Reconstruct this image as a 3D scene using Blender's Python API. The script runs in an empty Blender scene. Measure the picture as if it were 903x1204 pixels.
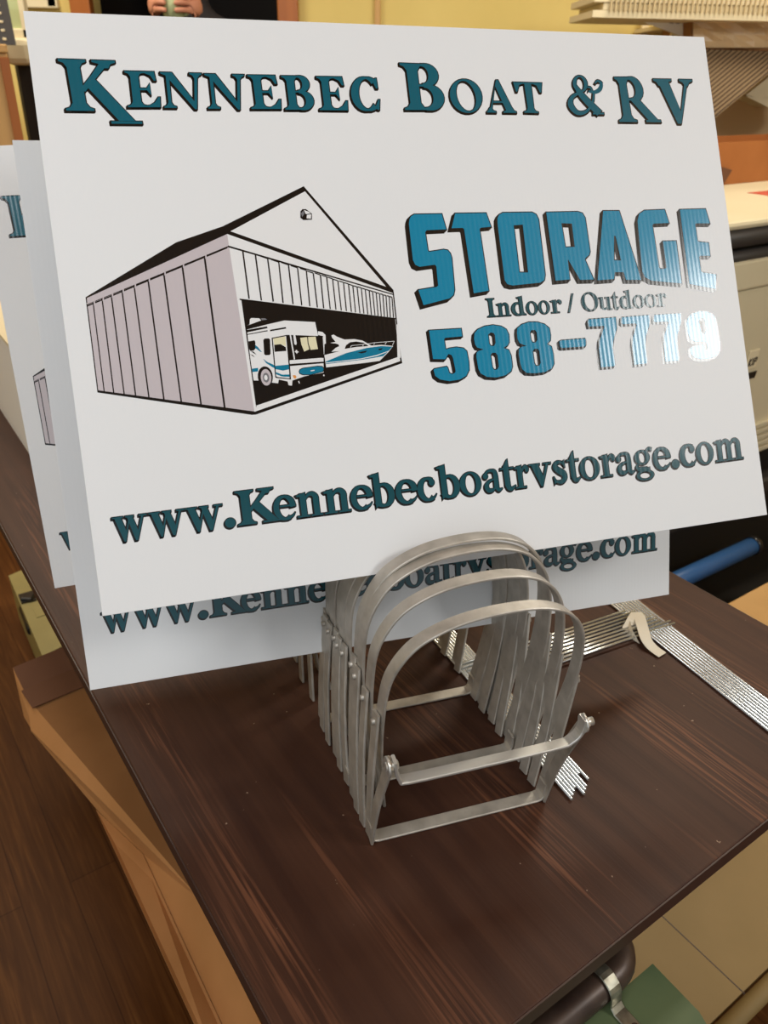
import bpy, bmesh, math, random
from mathutils import Vector as V3, Matrix
from mathutils.geometry import tessellate_polygon
random.seed(7)
S = bpy.context.scene
COL = S.collection
# ------------------------------------------------------------ camera
F, CX, CY = 930.0, 451.5, 602.0
PITCH, ROLL = math.radians(29.2), math.radians(1.3)
CW = V3((0, math.cos(PITCH), -math.sin(PITCH)))
_d = V3((0, -math.sin(PITCH), -math.cos(PITCH))); _r = V3((1, 0, 0))
CR = _r*math.cos(ROLL) - _d*math.sin(ROLL)
CD = _d*math.cos(ROLL) + _r*math.sin(ROLL)
EYE = V3((0, 0, 1.335))
cam = bpy.data.cameras.new('camera'); camo = bpy.data.objects.new('camera', cam); COL.objects.link(camo)
cam.sensor_fit = 'VERTICAL'; cam.sensor_height = 36; cam.lens = F/1204*36; cam.clip_start = .02
m = Matrix((CR, -CD, -CW)).transposed().to_4x4(); m.translation = EYE; camo.matrix_world = m
S.camera = camo
cam.dof.use_dof = True; cam.dof.focus_distance = .68; cam.dof.aperture_fstop = 11.5
def ray(x, y): return CR*((x-CX)/F) + CD*((y-CY)/F) + CW
def atz(x, y, z): v = ray(x, y); return EYE + v*((z-EYE.z)/v.z)
def aty(x, y, Y): v = ray(x, y); return EYE + v*(Y/v.y)
# table directions: N across the table, D along it towards the viewer
NV = V3((.814, .581, 0)).normalized(); DV = V3((.581, -.814, 0)).normalized()
def nt(n, t, z): return NV*n + DV*t + V3((0, 0, z))
def att(x, y, t): v = ray(x, y); return EYE + v*((t - EYE.dot(DV))/v.dot(DV))
# ------------------------------------------------------------ light
w = bpy.data.worlds.new('room'); S.world = w; w.use_nodes = True
w.node_tree.nodes['Background'].inputs[0].default_value = (.88, .95, 1, 1)
w.node_tree.nodes['Background'].inputs[1].default_value = .44
def area(name, loc, target, sx, sy, power, col):
    l = bpy.data.lights.new(name, 'AREA'); l.shape = 'RECTANGLE'; l.size = sx; l.size_y = sy; l.energy = power; l.color = col
    o = bpy.data.objects.new(name, l); COL.objects.link(o); o.location = loc
    o.rotation_euler = (V3(target)-V3(loc)).to_track_quat('-Z', 'Y').to_euler(); return o
area('ceiling_lamp_light', (-.9, -.7, 2.55), (0, .8, .9), 1.2, .6, 17, (.93, .97, 1))
area('window_light', (2.2, -.10, 2.36), (.33, .74, 1.12), .75, .42, 19, (.98, .98, .95))
area('back_fill_light', (1.1, 2.1, 2.6), (.9, 2.4, 0), 1.2, .3, 22, (1, .92, .76))  # unseen fill, added to brighten the back wall and boards
area('left_fill_light', (-1.4, 2.3, 2.6), (-1.2, 2.4, 0), .8, .6, 24, (1, .92, .78))  # added fill without a fixture, lifts the far left and the white carton
S.view_settings.view_transform = 'Standard'; S.view_settings.look = 'None'
S.view_settings.gamma = 1; S.view_settings.exposure = .42; S.view_settings.use_curve_mapping = False
# ------------------------------------------------------------ materials
def lin(c): return tuple(((x/255)/12.92 if x/255 <= .04045 else ((x/255+.055)/1.055)**2.4) for x in c) + (1,)
def mat(name, c, rough=.6, metal=0, spec=.5):
    m = bpy.data.materials.new(name); m.use_nodes = True; b = m.node_tree.nodes['Principled BSDF']
    b.inputs['Base Color'].default_value = lin(c); b.inputs['Roughness'].default_value = rough
    b.inputs['Metallic'].default_value = metal; b.inputs['Specular IOR Level'].default_value = spec
    return m
def nodes(m): t = m.node_tree; return t.nodes, t.links, t.nodes['Principled BSDF']
def vary(name, c1, c2, scale, rough=.6, metal=0, rot=0, detail=6, lo=.35, hi=.65, bump=0, space='Object', spec=.5, dist=0):
    """noise between two colours, stretched by a scale vector"""
    m = mat(name, c1, rough, metal, spec); N, L, b = nodes(m)
    tc = N.new('ShaderNodeTexCoord'); mp = N.new('ShaderNodeMapping'); nz = N.new('ShaderNodeTexNoise'); cr = N.new('ShaderNodeValToRGB')
    mp2 = N.new('ShaderNodeMapping'); mp2.inputs['Rotation'].default_value = (0, 0, rot); mp.inputs['Scale'].default_value = scale
    L.new(tc.outputs[space], mp2.inputs[0]); L.new(mp2.outputs[0], mp.inputs[0]); L.new(mp.outputs[0], nz.inputs['Vector'])
    nz.inputs['Scale'].default_value = 1; nz.inputs['Detail'].default_value = detail; nz.inputs['Distortion'].default_value = dist
    cr.color_ramp.elements[0].position = lo; cr.color_ramp.elements[1].position = hi
    cr.color_ramp.elements[0].color = lin(c1); cr.color_ramp.elements[1].color = lin(c2)
    L.new(nz.outputs[0], cr.inputs[0]); L.new(cr.outputs[0], b.inputs['Base Color'])
    if bump:
        bp = N.new('ShaderNodeBump'); bp.inputs['Strength'].default_value = bump; bp.inputs['Distance'].default_value = .001
        L.new(nz.outputs[0], bp.inputs['Height']); L.new(bp.outputs[0], b.inputs['Normal'])
    return m
def flutes(m, period, strength, axis='X', dist=.0004, noise=0):
    N, L, b = nodes(m); tc = N.new('ShaderNodeTexCoord'); wv = N.new('ShaderNodeTexWave'); wv.bands_direction = axis; wv.wave_profile = 'SIN'
    wv.inputs['Scale'].default_value = 2*math.pi/20/period; wv.inputs['Distortion'].default_value = noise
    bp = N.new('ShaderNodeBump'); bp.inputs['Strength'].default_value = strength; bp.inputs['Distance'].default_value = dist
    L.new(tc.outputs['Object'], wv.inputs[0]); L.new(wv.outputs['Fac'], bp.inputs['Height']); L.new(bp.outputs[0], b.inputs['Normal'])
    return m
TA = math.atan2(DV.y, DV.x)
M = {}
M['coroplast'] = flutes(mat('white corrugated plastic', (228, 229, 230), .5, spec=.2), .004, .05)
M['sheet_edge'] = mat('cut plastic edge', (225, 226, 226), .5)
def ink(n, c): return flutes(mat(n, c, .2, spec=.6), .0042, .22, dist=.00018)
M['black'] = ink('black ink', (12, 12, 15)); M['teal'] = ink('teal ink', (0, 118, 150)); M['tealdark'] = ink('dark teal ink', (0, 92, 110))
M['pine'] = ink('deep teal ink', (0, 72, 82)); M['cyan'] = ink('bright teal ink', (0, 130, 166)); M['white'] = mat('unprinted white', (228, 228, 228), .5, spec=.2)
M['lilac'] = ink('lilac grey ink', (197, 188, 192)); M['grey'] = ink('grey ink', (120, 120, 125)); M['cream'] = ink('cream ink', (226, 220, 185)); M['orange'] = ink('orange ink', (225, 150, 80))
M['alu'] = vary('brushed aluminium', (206, 200, 190), (172, 166, 156), (60, 60, 60), .5, .65, lo=.3, hi=.75)
M['alu_end'] = mat('bare aluminium edge', (222, 220, 214), .35, .75)
M['wire'] = mat('galvanised steel wire', (225, 226, 222), .25, .85)
M['tape'] = mat('masking tape', (222, 214, 196), .75)
M['bedge'] = mat('brown table edging', (58, 36, 28), .5)
M['floorwood'] = None
M['steel'] = vary('brown painted pipe', (62, 48, 42), (84, 68, 58), (30, 30, 30), .4, .3)
M['zinc'] = vary('zinc strap', (178, 176, 160), (130, 126, 112), (90, 90, 90), .35, .85)
M['green'] = vary('green painted board', (70, 88, 58), (86, 100, 66), (12, 12, 12), .6)
M['beige'] = vary('beige hardboard', (132, 108, 62), (148, 122, 76), (5, 5, 5), .6, lo=.3, hi=.7)
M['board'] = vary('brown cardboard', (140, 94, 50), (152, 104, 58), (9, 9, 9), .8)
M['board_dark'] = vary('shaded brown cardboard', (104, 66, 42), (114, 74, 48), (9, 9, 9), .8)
M['orange_board'] = vary('orange brown cardboard', (160, 96, 42), (170, 104, 50), (6, 6, 6), .75)
M['printer'] = vary('cream printer plastic', (214, 202, 168), (220, 208, 176), (3, 3, 3), .45)
M['blackp'] = mat('black plastic', (34, 32, 30), .35); M['darkp'] = mat('dark grey plastic', (58, 54, 50), .45)
M['wall'] = vary('yellow painted wall', (214, 190, 112), (224, 200, 122), (2, 2, 2), .8)
M['casing'] = vary('varnished door casing', (156, 88, 34), (176, 104, 44), (12, 12, 1), .4)
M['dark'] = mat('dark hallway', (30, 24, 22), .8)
M['board_lit'] = vary('lit brown cardboard', (172, 120, 68), (184, 130, 78), (9, 9, 9), .8)  # same carton board, with the light on its flaps put into the colour
M['ribbed'] = mat('grey brown cardboard', (138, 114, 82), .8); M['paleboard'] = mat('pale brown hardboard', (214, 180, 136), .8); M['ribdark'] = mat('dark rib', (84, 64, 44), .8); M['flute'] = mat('flute end', (196, 176, 134), .8)
M['creamboard'] = mat('white faced cardboard', (226, 212, 176), .8)
M['redlabel'] = mat('red label', (190, 80, 60), .6)
M['bluep'] = mat('blue plastic', (52, 96, 150), .4)
M['tan'] = vary('tan wood', (196, 152, 92), (206, 162, 102), (8, 8, 1), .6)
M['skin'] = mat('skin', (196, 132, 104), .6); M['cloth'] = mat('dark clothing', (34, 30, 32), .85); M['mug'] = mat('pale green glaze', (190, 200, 150), .4)
M['glass'] = mat('window daylight', (220, 240, 232), .2)
N_, L_, b_ = nodes(M['glass']); b_.inputs['Emission Color'].default_value = lin((214, 238, 226)); b_.inputs['Emission Strength'].default_value = 1.0
M['whitebox'] = mat('white carton', (236, 232, 224), .7); M['clearwrap'] = mat('wrapping', (196, 168, 128), .35)
M['olive'] = vary('olive beige enamel', (150, 138, 84), (160, 148, 94), (8, 8, 8), .5)
def wood(name, base, streak, pale, sheen):
    m = mat(name, base, sheen); N, L, b = nodes(m); tc = N.new('ShaderNodeTexCoord')
    def nz(scale, detail=5, dist=0):
        r = N.new('ShaderNodeMapping'); r.inputs['Rotation'].default_value = (0, 0, -TA); s = N.new('ShaderNodeMapping'); s.inputs['Scale'].default_value = scale
        n = N.new('ShaderNodeTexNoise'); n.inputs['Scale'].default_value = 1; n.inputs['Detail'].default_value = detail; n.inputs['Distortion'].default_value = dist
        L.new(tc.outputs['Object'], r.inputs[0]); L.new(r.outputs[0], s.inputs[0]); L.new(s.outputs[0], n.inputs['Vector']); return n
    def ramp(a, b2): c = N.new('ShaderNodeMapRange'); c.inputs[1].default_value = a; c.inputs[2].default_value = b2; return c
    def mix(fac, a, b2):
        x = N.new('ShaderNodeMix'); x.data_type = 'RGBA'; L.new(fac, x.inputs[0])
        for s, v in ((6, a), (7, b2)):
            if isinstance(v, tuple): x.inputs[s].default_value = v
            else: L.new(v, x.inputs[s])
        return x.outputs[2]
    return m, N, L, b, nz, ramp, mix
m, N, L, b, nz, ramp, mix = wood('walnut laminate', (54, 33, 25), 0, 0, .5)
b.inputs['Specular IOR Level'].default_value = .2
big = ramp(.52, .70); L.new(nz((2.2, 17, 1), 3, .3).outputs[0], big.inputs[0])
fine = ramp(.46, .62); L.new(nz((9, 330, 1), 4).outputs[0], fine.inputs[0])
mul = N.new('ShaderNodeMath'); mul.operation = 'MULTIPLY'; L.new(big.outputs[0], mul.inputs[0]); L.new(fine.outputs[0], mul.inputs[1])
sub = ramp(.35, .75); L.new(nz((4, 60, 1), 4).outputs[0], sub.inputs[0])
c1 = mix(sub.outputs[0], lin((57, 34, 25)), lin((74, 47, 34))); c2 = mix(mul.outputs[0], c1, lin((112, 72, 51)))
speck = ramp(.77, .80); L.new(nz((150, 150, 150), 2).outputs[0], speck.inputs[0])
c3 = mix(speck.outputs[0], c2, lin((150, 128, 110))); L.new(c3, b.inputs['Base Color'])
bp = N.new('ShaderNodeBump'); bp.inputs['Strength'].default_value = .15; bp.inputs['Distance'].default_value = .0004
L.new(fine.outputs[0], bp.inputs['Height']); L.new(bp.outputs[0], b.inputs['Normal']); M['walnut'] = m
m, N, L, b, nz, ramp, mix = wood('oak floor boards', (90, 56, 30), 0, 0, .5)
b.inputs['Specular IOR Level'].default_value = .12
g1 = ramp(.35, .7); L.new(nz((2.5, 40, 1), 6, 1.5).outputs[0], g1.inputs[0]); g2 = ramp(.4, .65); L.new(nz((8, 160, 1), 4, .5).outputs[0], g2.inputs[0])
c1 = mix(g1.outputs[0], lin((74, 42, 18)), lin((108, 68, 32))); c2 = mix(g2.outputs[0], c1, lin((82, 48, 20)))
br = N.new('ShaderNodeTexBrick'); r = N.new('ShaderNodeMapping'); r.inputs['Rotation'].default_value = (0, 0, -TA); L.new(N.new('ShaderNodeTexCoord').outputs['Object'], r.inputs[0]); L.new(r.outputs[0], br.inputs['Vector'])
br.inputs['Scale'].default_value = 1; br.inputs['Brick Width'].default_value = 1.1; br.inputs['Row Height'].default_value = .085; br.inputs['Mortar Size'].default_value = .0012
br.inputs['Color1'].default_value = (1, 1, 1, 1); br.inputs['Color2'].default_value = (.85, .85, .85, 1); br.inputs['Mortar'].default_value = (.55, .5, .45, 1)
mx = N.new('ShaderNodeMix'); mx.data_type = 'RGBA'; mx.blend_type = 'MULTIPLY'; mx.inputs[0].default_value = 1; L.new(c2, mx.inputs[6]); L.new(br.outputs[0], mx.inputs[7]); L.new(mx.outputs[2], b.inputs['Base Color'])
M['floorwood'] = m
# ------------------------------------------------------------ helpers
def link(name, bm, mats, parent=None, smooth=False):
    me = bpy.data.meshes.new(name); bm.to_mesh(me); bm.free()
    for x in (mats if isinstance(mats, (list, tuple)) else [mats]): me.materials.append(M[x])
    if smooth:
        for p in me.polygons: p.use_smooth = True
    o = bpy.data.objects.new(name, me); COL.objects.link(o)
    if parent: o.parent = parent
    return o
def tag(o, label=None, cat=None, group=None, kind=None):
    for k, v in (('label', label), ('category', cat), ('group', group), ('kind', kind)):
        if v: o[k] = v
    return o
def empty(name, loc=(0, 0, 0), rot=(0, 0, 0)):
    o = bpy.data.objects.new(name, None); COL.objects.link(o); o.location = loc; o.rotation_euler = rot; o.empty_display_size = .05; return o
def prism(bm, pts, off, mi=0):
    """closed solid from a polygon and an offset vector"""
    off = V3(off); a = [bm.verts.new(V3(p)) for p in pts]; b = [bm.verts.new(V3(p)+off) for p in pts]; n = len(pts)
    fs = [bm.faces.new(a), bm.faces.new(b[::-1])] + [bm.faces.new((a[i], b[i], b[(i+1) % n], a[(i+1) % n])) for i in range(n)]
    for f in fs: f.material_index = mi
    bmesh.ops.recalc_face_normals(bm, faces=fs); return fs
def box(bm, c, s, X=V3((1, 0, 0)), Y=V3((0, 1, 0)), Z=V3((0, 0, 1)), bev=0, mi=0):
    c = V3(c); x, y, z = X*s[0]/2, Y*s[1]/2, Z*s[2]/2
    fs = prism(bm, [c-x-y-z, c+x-y-z, c+x+y-z, c-x+y-z], z*2, mi)
    if bev:
        es = {e for f in fs for e in f.edges}; r = bmesh.ops.bevel(bm, geom=list(es), offset=bev, segments=2, affect='EDGES', profile=.5)
        for f in r['faces']: f.material_index = mi
def NB(*parts, bev=0):
    bm = bmesh.new()
    for p in parts: box(bm, *p, bev=bev)
    return bm
def ntbox(bm, n0, n1, t0, t1, z0, z1, bev=0, mi=0): box(bm, nt((n0+n1)/2, (t0+t1)/2, (z0+z1)/2), (n1-n0, t1-t0, z1-z0), NV, DV, bev=bev, mi=mi)
def tube(bm, pts, r, seg=8, caps=True, radii=None):
    pts = [V3(p) for p in pts]; rings = []
    up = V3((0, 0, 1))
    for i, p in enumerate(pts):
        t = (pts[min(i+1, len(pts)-1)]-pts[max(i-1, 0)]).normalized()
        a = t.cross(up); a = (t.cross(V3((1, 0, 0))) if a.length < 1e-3 else a).normalized(); b2 = t.cross(a).normalized(); rr = radii[i] if radii else r
        rings.append([bm.verts.new(p + (a*math.cos(k*2*math.pi/seg)+b2*math.sin(k*2*math.pi/seg))*rr) for k in range(seg)])
    for A, B in zip(rings, rings[1:]):
        for k in range(seg): bm.faces.new((A[k], A[(k+1) % seg], B[(k+1) % seg], B[k])).smooth = True
    if caps: bm.faces.new(rings[0][::-1]); bm.faces.new(rings[-1])
def ribbon(bm, pts, wdir, width, thick, bev=.0007, wd=None):
    """flat bar bent along pts; wdir is the direction of its width"""
    pts = [V3(p) for p in pts]; W0 = V3(wdir).normalized(); rings = []
    for i, p in enumerate(pts):
        t = (pts[min(i+1, len(pts)-1)]-pts[max(i-1, 0)]).normalized(); wv = (W0 - t*W0.dot(t)).normalized(); nv = t.cross(wv)
        a, c = width/2, thick/2
        prof = [(-a+bev, -c), (a-bev, -c), (a, -c+bev), (a, c-bev), (a-bev, c), (-a+bev, c), (-a, c-bev), (-a, -c+bev)]
        rings.append([bm.verts.new(p+wv*x+nv*y) for x, y in prof])
    fs = []
    for A, B in zip(rings, rings[1:]):
        for k in range(8): fs.append(bm.faces.new((A[k], A[(k+1) % 8], B[(k+1) % 8], B[k])))
    fs += [bm.faces.new(rings[0][::-1]), bm.faces.new(rings[-1])]
    bmesh.ops.recalc_face_normals(bm, faces=fs)
def catmull(P, n=6, closed=False):
    out = []; L = len(P); rng = range(L if closed else L-1)
    for i in rng:
        g = lambda k: V3(P[k % L]) if closed else V3(P[max(0, min(L-1, k))])
        a, b2, c, d = g(i-1), g(i), g(i+1), g(i+2)
        for s in range(n):
            t = s/n; out.append(.5*((2*b2)+(c-a)*t+(2*a-5*b2+4*c-d)*t*t+(-a+3*b2-3*c+d)*t**3))
    if not closed: out.append(V3(P[-1]))
    return out
# ------------------------------------------------------------ setting
bm = bmesh.new(); prism(bm, [(-3, -2, 0), (4, -2, 0), (4, 4.6, 0), (-3, 4.6, 0)], (0, 0, -.05)); tag(link('floor', bm, 'floorwood'), kind='structure')
bm = bmesh.new(); prism(bm, [(-3, -2, 2.75), (4, -2, 2.75), (4, 4.6, 2.75), (-3, 4.6, 2.75)], (0, 0, .05)); tag(link('ceiling', bm, 'tan'), kind='structure')
YB = 3.45
bm = bmesh.new()
DX0, DX1 = aty(108, 5, YB).x, aty(328, 10, YB).x
WX0, WX1, WZ = aty(8, 5, YB).x, aty(70, 5, YB).x, aty(50, 9, YB).z
box(bm, ((-3+WX0)/2, YB+.05, 1.375), (WX0+3, .1, 2.75)); box(bm, ((WX0+WX1)/2, YB+.05, WZ/2), (WX1-WX0, .1, WZ)); box(bm, ((WX0+WX1)/2, YB+.05, 2.5), (WX1-WX0, .1, .5))
box(bm, ((WX1+DX0)/2, YB+.05, 1.375), (DX0-WX1, .1, 2.75)); box(bm, ((DX0+DX1)/2, YB+.05, 2.45), (DX1-DX0, .1, .6)); box(bm, ((DX1+4)/2, YB+.05, 1.375), (4-DX1, .1, 2.75))
tag(link('wall_back', bm, 'wall'), kind='structure')
bm = bmesh.new(); box(bm, (-3.05, 1.3, 1.375), (.1, 6.6, 2.75)); tag(link('wall_left', bm, 'wall'), kind='structure')
bm = bmesh.new(); box(bm, (4.05, 1.3, 1.375), (.1, 6.6, 2.75)); tag(link('wall_right', bm, 'wall'), kind='structure')
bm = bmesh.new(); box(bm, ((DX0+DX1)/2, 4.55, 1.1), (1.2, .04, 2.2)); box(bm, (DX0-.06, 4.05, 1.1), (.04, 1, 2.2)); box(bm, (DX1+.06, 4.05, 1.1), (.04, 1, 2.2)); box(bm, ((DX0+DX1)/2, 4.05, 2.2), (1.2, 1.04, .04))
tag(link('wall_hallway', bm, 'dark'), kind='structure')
bm = bmesh.new(); box(bm, (DX0-.035, YB-.01, 1.08), (.075, .05, 2.16), bev=.005); box(bm, (DX1+.035, YB-.01, 1.08), (.075, .05, 2.16), bev=.005); box(bm, ((DX0+DX1)/2, YB-.01, 2.2), (DX1-DX0+.15, .05, .08), bev=.005)
tag(link('door_1', bm, 'casing'), kind='structure')
bm = bmesh.new(); cx = aty(444, 10, YB).x; box(bm, (cx, YB-.008, 1.375), (.02, .016, 2.75), bev=.003); tag(link('trim_1', bm, 'tan'), kind='structure')
wf = empty('window_1', ((WX0+WX1)/2, YB, WZ)); tag(wf, kind='structure')
bm = bmesh.new(); cw = (WX1-WX0)
for a in (-cw/2+.02, cw/2-.02, -.06): box(bm, (a, 0, .37), (.035, .05, .74), bev=.004)
for a in (.015, .725): box(bm, (0, 0, a), (cw, .05, .035), bev=.004)
link('window_frame', bm, 'creamboard', wf)
bm = bmesh.new(); box(bm, (0, .06, .37), (cw, .006, .74)); link('pane', bm, 'glass', wf)
# ------------------------------------------------------------ table
TN0, TN1, TT0, TT1 = .1213, .840, -1.75, -.1966
tb = empty('work_table', nt(.48, -.95, 0)); tag(tb, 'dark walnut laminate work table that carries the signs and metal stands', 'table')
def P(o, par):
    o.parent = par; o.matrix_parent_inverse = Matrix.Translation(-V3(par.location)); return o
bm = bmesh.new(); ntbox(bm, TN0, TN1, TT0, TT1, .7325, .75, bev=.0015); P(link('tabletop', bm, 'walnut'), tb)
bm = bmesh.new()
for a in ((TN0-.0012, TN0+.0005, TT0, TT1), (TN1-.0005, TN1+.0012, TT0, TT1), (TN0, TN1, TT1-.0005, TT1+.0012)): ntbox(bm, *a, .731, .7488)
P(link('edge_banding', bm, 'bedge'), tb)
bm = bmesh.new()
for t in (-.30, -1.6): ntbox(bm, .17, .79, t-.02, t+.02, .70, .7325)
for n in (.19, .77): ntbox(bm, n-.015, n+.015, -1.6, -.30, .695, .7325)
P(link('frame_rail', bm, 'steel'), tb)
for n in (.34, .76):
    for t in (-.62, -1.57):
        bm = bmesh.new(); tube(bm, [nt(n, t, 0), nt(n, t, .70)], .016, 12); P(link('leg', bm, 'steel'), tb)
bm = bmesh.new(); prism(bm, [nt(.434, -.193, .665), nt(.433, -.145, .665), nt(.424, -.12, .665), nt(.40, -.05, .665), nt(-.05, -.05, .665), nt(-.05, -.193, .665)], (0, 0, -.01))
P(link('green_board', bm, 'green'), tb)['label'] = 'green painted board under the front edge'
bm = bmesh.new(); pz = .676
pp = [nt(-.1, -.203, pz), nt(.385, -.203, pz)] + [nt(.39+.028*math.sin(a), -.203-.028*(1-math.cos(a)), pz) for a in [k*math.pi/14 for k in range(8)]] + [nt(.418, -.27, pz)]
tube(bm, pp, .0135, 16); pipe = P(link('frame_pipe', bm, 'steel'), tb)
bm = bmesh.new(); pc = nt(.378, -.203, pz); arcp = [pc + DV*(.0155*math.cos(a)) + V3((0, 0, .0155*math.sin(a))) for a in [math.pi*k/12 for k in range(12, -1, -1)]]
arcp += [pc+DV*.0165+V3((0, 0, -.006)), pc+DV*.021+V3((0, 0, -.0098)), pc+DV*.046+V3((0, 0, -.0098))]
ribbon(bm, arcp, NV, .013, .0016); cl = link('pipe_strap', bm, 'zinc', pipe); cl['label'] = 'shiny zinc strap clamp'
bm = bmesh.new(); sc = pc+DV*.037+V3((0, 0, -.0092)); tube(bm, [sc, sc+V3((0, 0, .0018))], .0036, 12); link('screw', bm, 'steel', pipe)
bm = bmesh.new(); tube(bm, [nt(.0, -.203, pz), nt(.235, -.203, pz)], .0165, 16); link('pipe_sleeve', bm, 'steel', pipe)
# ------------------------------------------------------------ low shelf at the right
lb = empty('low_workbench', nt(.8, -.7, 0)); tag(lb, 'low bench with beige hardboard top and tube rail, below the dark table', 'workbench')
bm = bmesh.new(); ntbox(bm, .56, 1.22, -.76, -.208, .285, .297, bev=.001)
P(link('bench_top', bm, 'beige'), lb)
bm = bmesh.new(); ntbox(bm, .7394-.0008, .7394+.0008, -.76, -.205, .2968, .2973); P(link('panel_seam', bm, 'bedge'), lb)
bm = bmesh.new(); tube(bm, [nt(.56, -.194, .293), nt(1.22, -.194, .293)], .0115, 14); P(link('tube_rail', bm, 'beige'), lb)
for n in (.59, 1.19):
    for t in (-.72, -.24):
        bm = bmesh.new(); tube(bm, [nt(n, t, 0), nt(n, t, .286)], .012, 10); P(link('leg', bm, 'steel'), lb)
# ------------------------------------------------------------ signs
TEXTS=[["t","K*",[-280.1,421.14],[-238.82,420.73],[-235.83,381.3],[-278.79,381.53]],["t","E",[-232.85,412.97],[-209.24,412.88],[-208.52,384.77],[-233.61,384.54]],["t","N",[-206.13,412.65],[-174.4,412.42],[-178.44,384.3],[-206.29,384.34]],["t","N",[-172.39,412.16],[-140.94,412.03],[-144.69,384.27],[-172.64,383.9]],["t","E",[-138.41,411.77],[-114.48,411.95],[-113.81,384.23],[-138.7,384.02]],["t","B",[-111.12,411.71],[-86.16,411.89],[-86.59,383.84],[-111.26,383.64]],["t","E",[-82.09,411.66],[-58.8,411.8],[-58.1,383.45],[-82.68,383.57]],["t","C",[-54.27,411.89],[-28.79,412.07],[-29.9,383.36],[-55.56,383.16]],["t","B",[-8.5,424.59],[28.8,424.06],[27.86,384.58],[-8.87,384.27]],["t","O",[33.86,411.23],[63.9,411.06],[63.01,382.69],[32.99,383.18]],["t","A",[66.14,410.38],[93.05,410.86],[93.79,382.55],[66.14,382.71]],["t","T",[94.54,410.15],[122.75,409.91],[121.21,382.38],[96.24,382.94]],["t","&",[146.28,416.92],[183.74,417.34],[182.92,381.86],[144.35,381.6]],["t","R",[196.58,416.6],[231.88,417.29],[237.91,374.87],[195.98,375.02]],["t","V",[237.57,415.73],[279.95,415.85],[278.73,374.36],[237.48,374.53]],["w","w",[-284.34,80.37],[-259.37,80.53],[-259.41,53.59],[-284.37,53.49]],["w","w",[-257.71,80.54],[-231.29,80.71],[-231.32,53.7],[-257.74,53.6]],["w","w",[-230.58,80.72],[-202.51,80.9],[-202.54,53.81],[-230.61,53.7]],["w",".",[-201.78,80.9],[-193.44,80.96],[-193.48,53.85],[-201.82,53.81]],["w","K",[-191.68,80.97],[-160.99,81.17],[-161.03,53.97],[-191.71,53.85]],["w","e",[-162.82,81.16],[-145.83,81.27],[-145.87,54.03],[-162.86,53.97]],["w","n",[-144.3,81.28],[-123.3,81.41],[-123.34,54.12],[-144.34,54.04]],["w","n",[-122.06,81.42],[-100.04,81.57],[-100.08,54.21],[-122.1,54.12]],["w","e",[-99.4,81.57],[-81.81,81.68],[-81.85,54.28],[-99.44,54.21]],["w","b",[-82.13,81.68],[-61.67,81.81],[-61.71,54.36],[-82.17,54.28]],["w","e",[-61.01,81.82],[-42.86,81.94],[-42.91,54.43],[-61.06,54.36]],["w","c",[-41.86,81.94],[-25.48,82.05],[-25.52,54.5],[-41.91,54.44]],["w","b",[-23.79,82.06],[-3.72,82.19],[-3.77,54.58],[-23.84,54.51]],["w","o",[-4.06,82.19],[15.63,82.32],[15.58,54.66],[-4.11,54.58]],["w","a",[16.68,82.32],[34.57,82.44],[34.52,54.73],[16.63,54.66]],["w","t",[34.22,82.44],[47.36,82.52],[47.31,54.78],[34.17,54.73]],["w","r",[47.0,82.52],[60.99,82.61],[60.94,54.84],[46.95,54.78]],["w","v",[61.35,82.61],[82.81,82.75],[82.76,54.92],[61.3,54.84]],["w","s",[82.81,82.75],[97.56,82.85],[97.5,54.98],[82.76,54.92]],["w","t",[97.93,82.85],[110.6,82.93],[110.55,55.03],[97.87,54.98]],["w","o",[109.85,82.93],[129.81,83.06],[129.75,55.1],[109.8,55.03]],["w","r",[130.57,83.06],[146.25,83.16],[146.19,55.17],[130.51,55.11]],["w","a",[145.86,83.16],[165.22,83.29],[165.17,55.24],[145.8,55.17]],["w","g",[164.83,83.29],[185.66,83.42],[185.6,55.32],[164.78,55.24]],["w","e",[184.87,83.42],[202.39,83.53],[202.33,55.39],[184.81,55.32]],["w",".",[203.59,83.54],[212.04,83.59],[211.98,55.42],[203.53,55.39]],["w","c",[213.26,83.6],[230.33,83.71],[230.27,55.49],[213.19,55.43]],["w","o",[230.74,83.71],[249.68,83.84],[249.62,55.57],[230.67,55.5]],["w","m",[251.34,83.85],[281.99,84.05],[281.92,55.69],[251.28,55.58]],["i","I",[41.5,220.85],[49.85,220.84],[49.82,204.71],[41.47,204.73]],["i","n",[50.84,220.84],[63.88,220.81],[63.85,204.67],[50.81,204.7]],["i","d",[64.48,220.81],[78.47,220.78],[78.44,204.63],[64.45,204.67]],["i","o",[78.67,220.78],[90.13,220.76],[90.1,204.6],[78.64,204.63]],["i","o",[90.54,220.76],[101.69,220.74],[101.66,204.57],[90.51,204.6]],["i","r",[102.52,220.73],[113.78,220.71],[113.75,204.54],[102.49,204.57]],["i","/",[118.81,220.7],[125.55,220.69],[125.52,204.51],[118.78,204.53]],["i","O",[133.17,220.67],[150.27,220.64],[150.23,204.45],[133.14,204.49]],["i","u",[150.7,220.64],[163.67,220.61],[163.63,204.41],[150.66,204.44]],["i","t",[163.67,220.61],[171.07,220.6],[171.04,204.39],[163.63,204.41]],["i","d",[171.51,220.6],[185.12,220.57],[185.09,204.35],[171.48,204.39]],["i","o",[185.56,220.57],[197.53,220.55],[197.5,204.32],[185.53,204.35]],["i","o",[197.98,220.55],[210.06,220.52],[210.03,204.29],[197.95,204.32]],["i","r",[210.51,220.52],[221.34,220.5],[221.31,204.26],[210.47,204.29]]]
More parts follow.
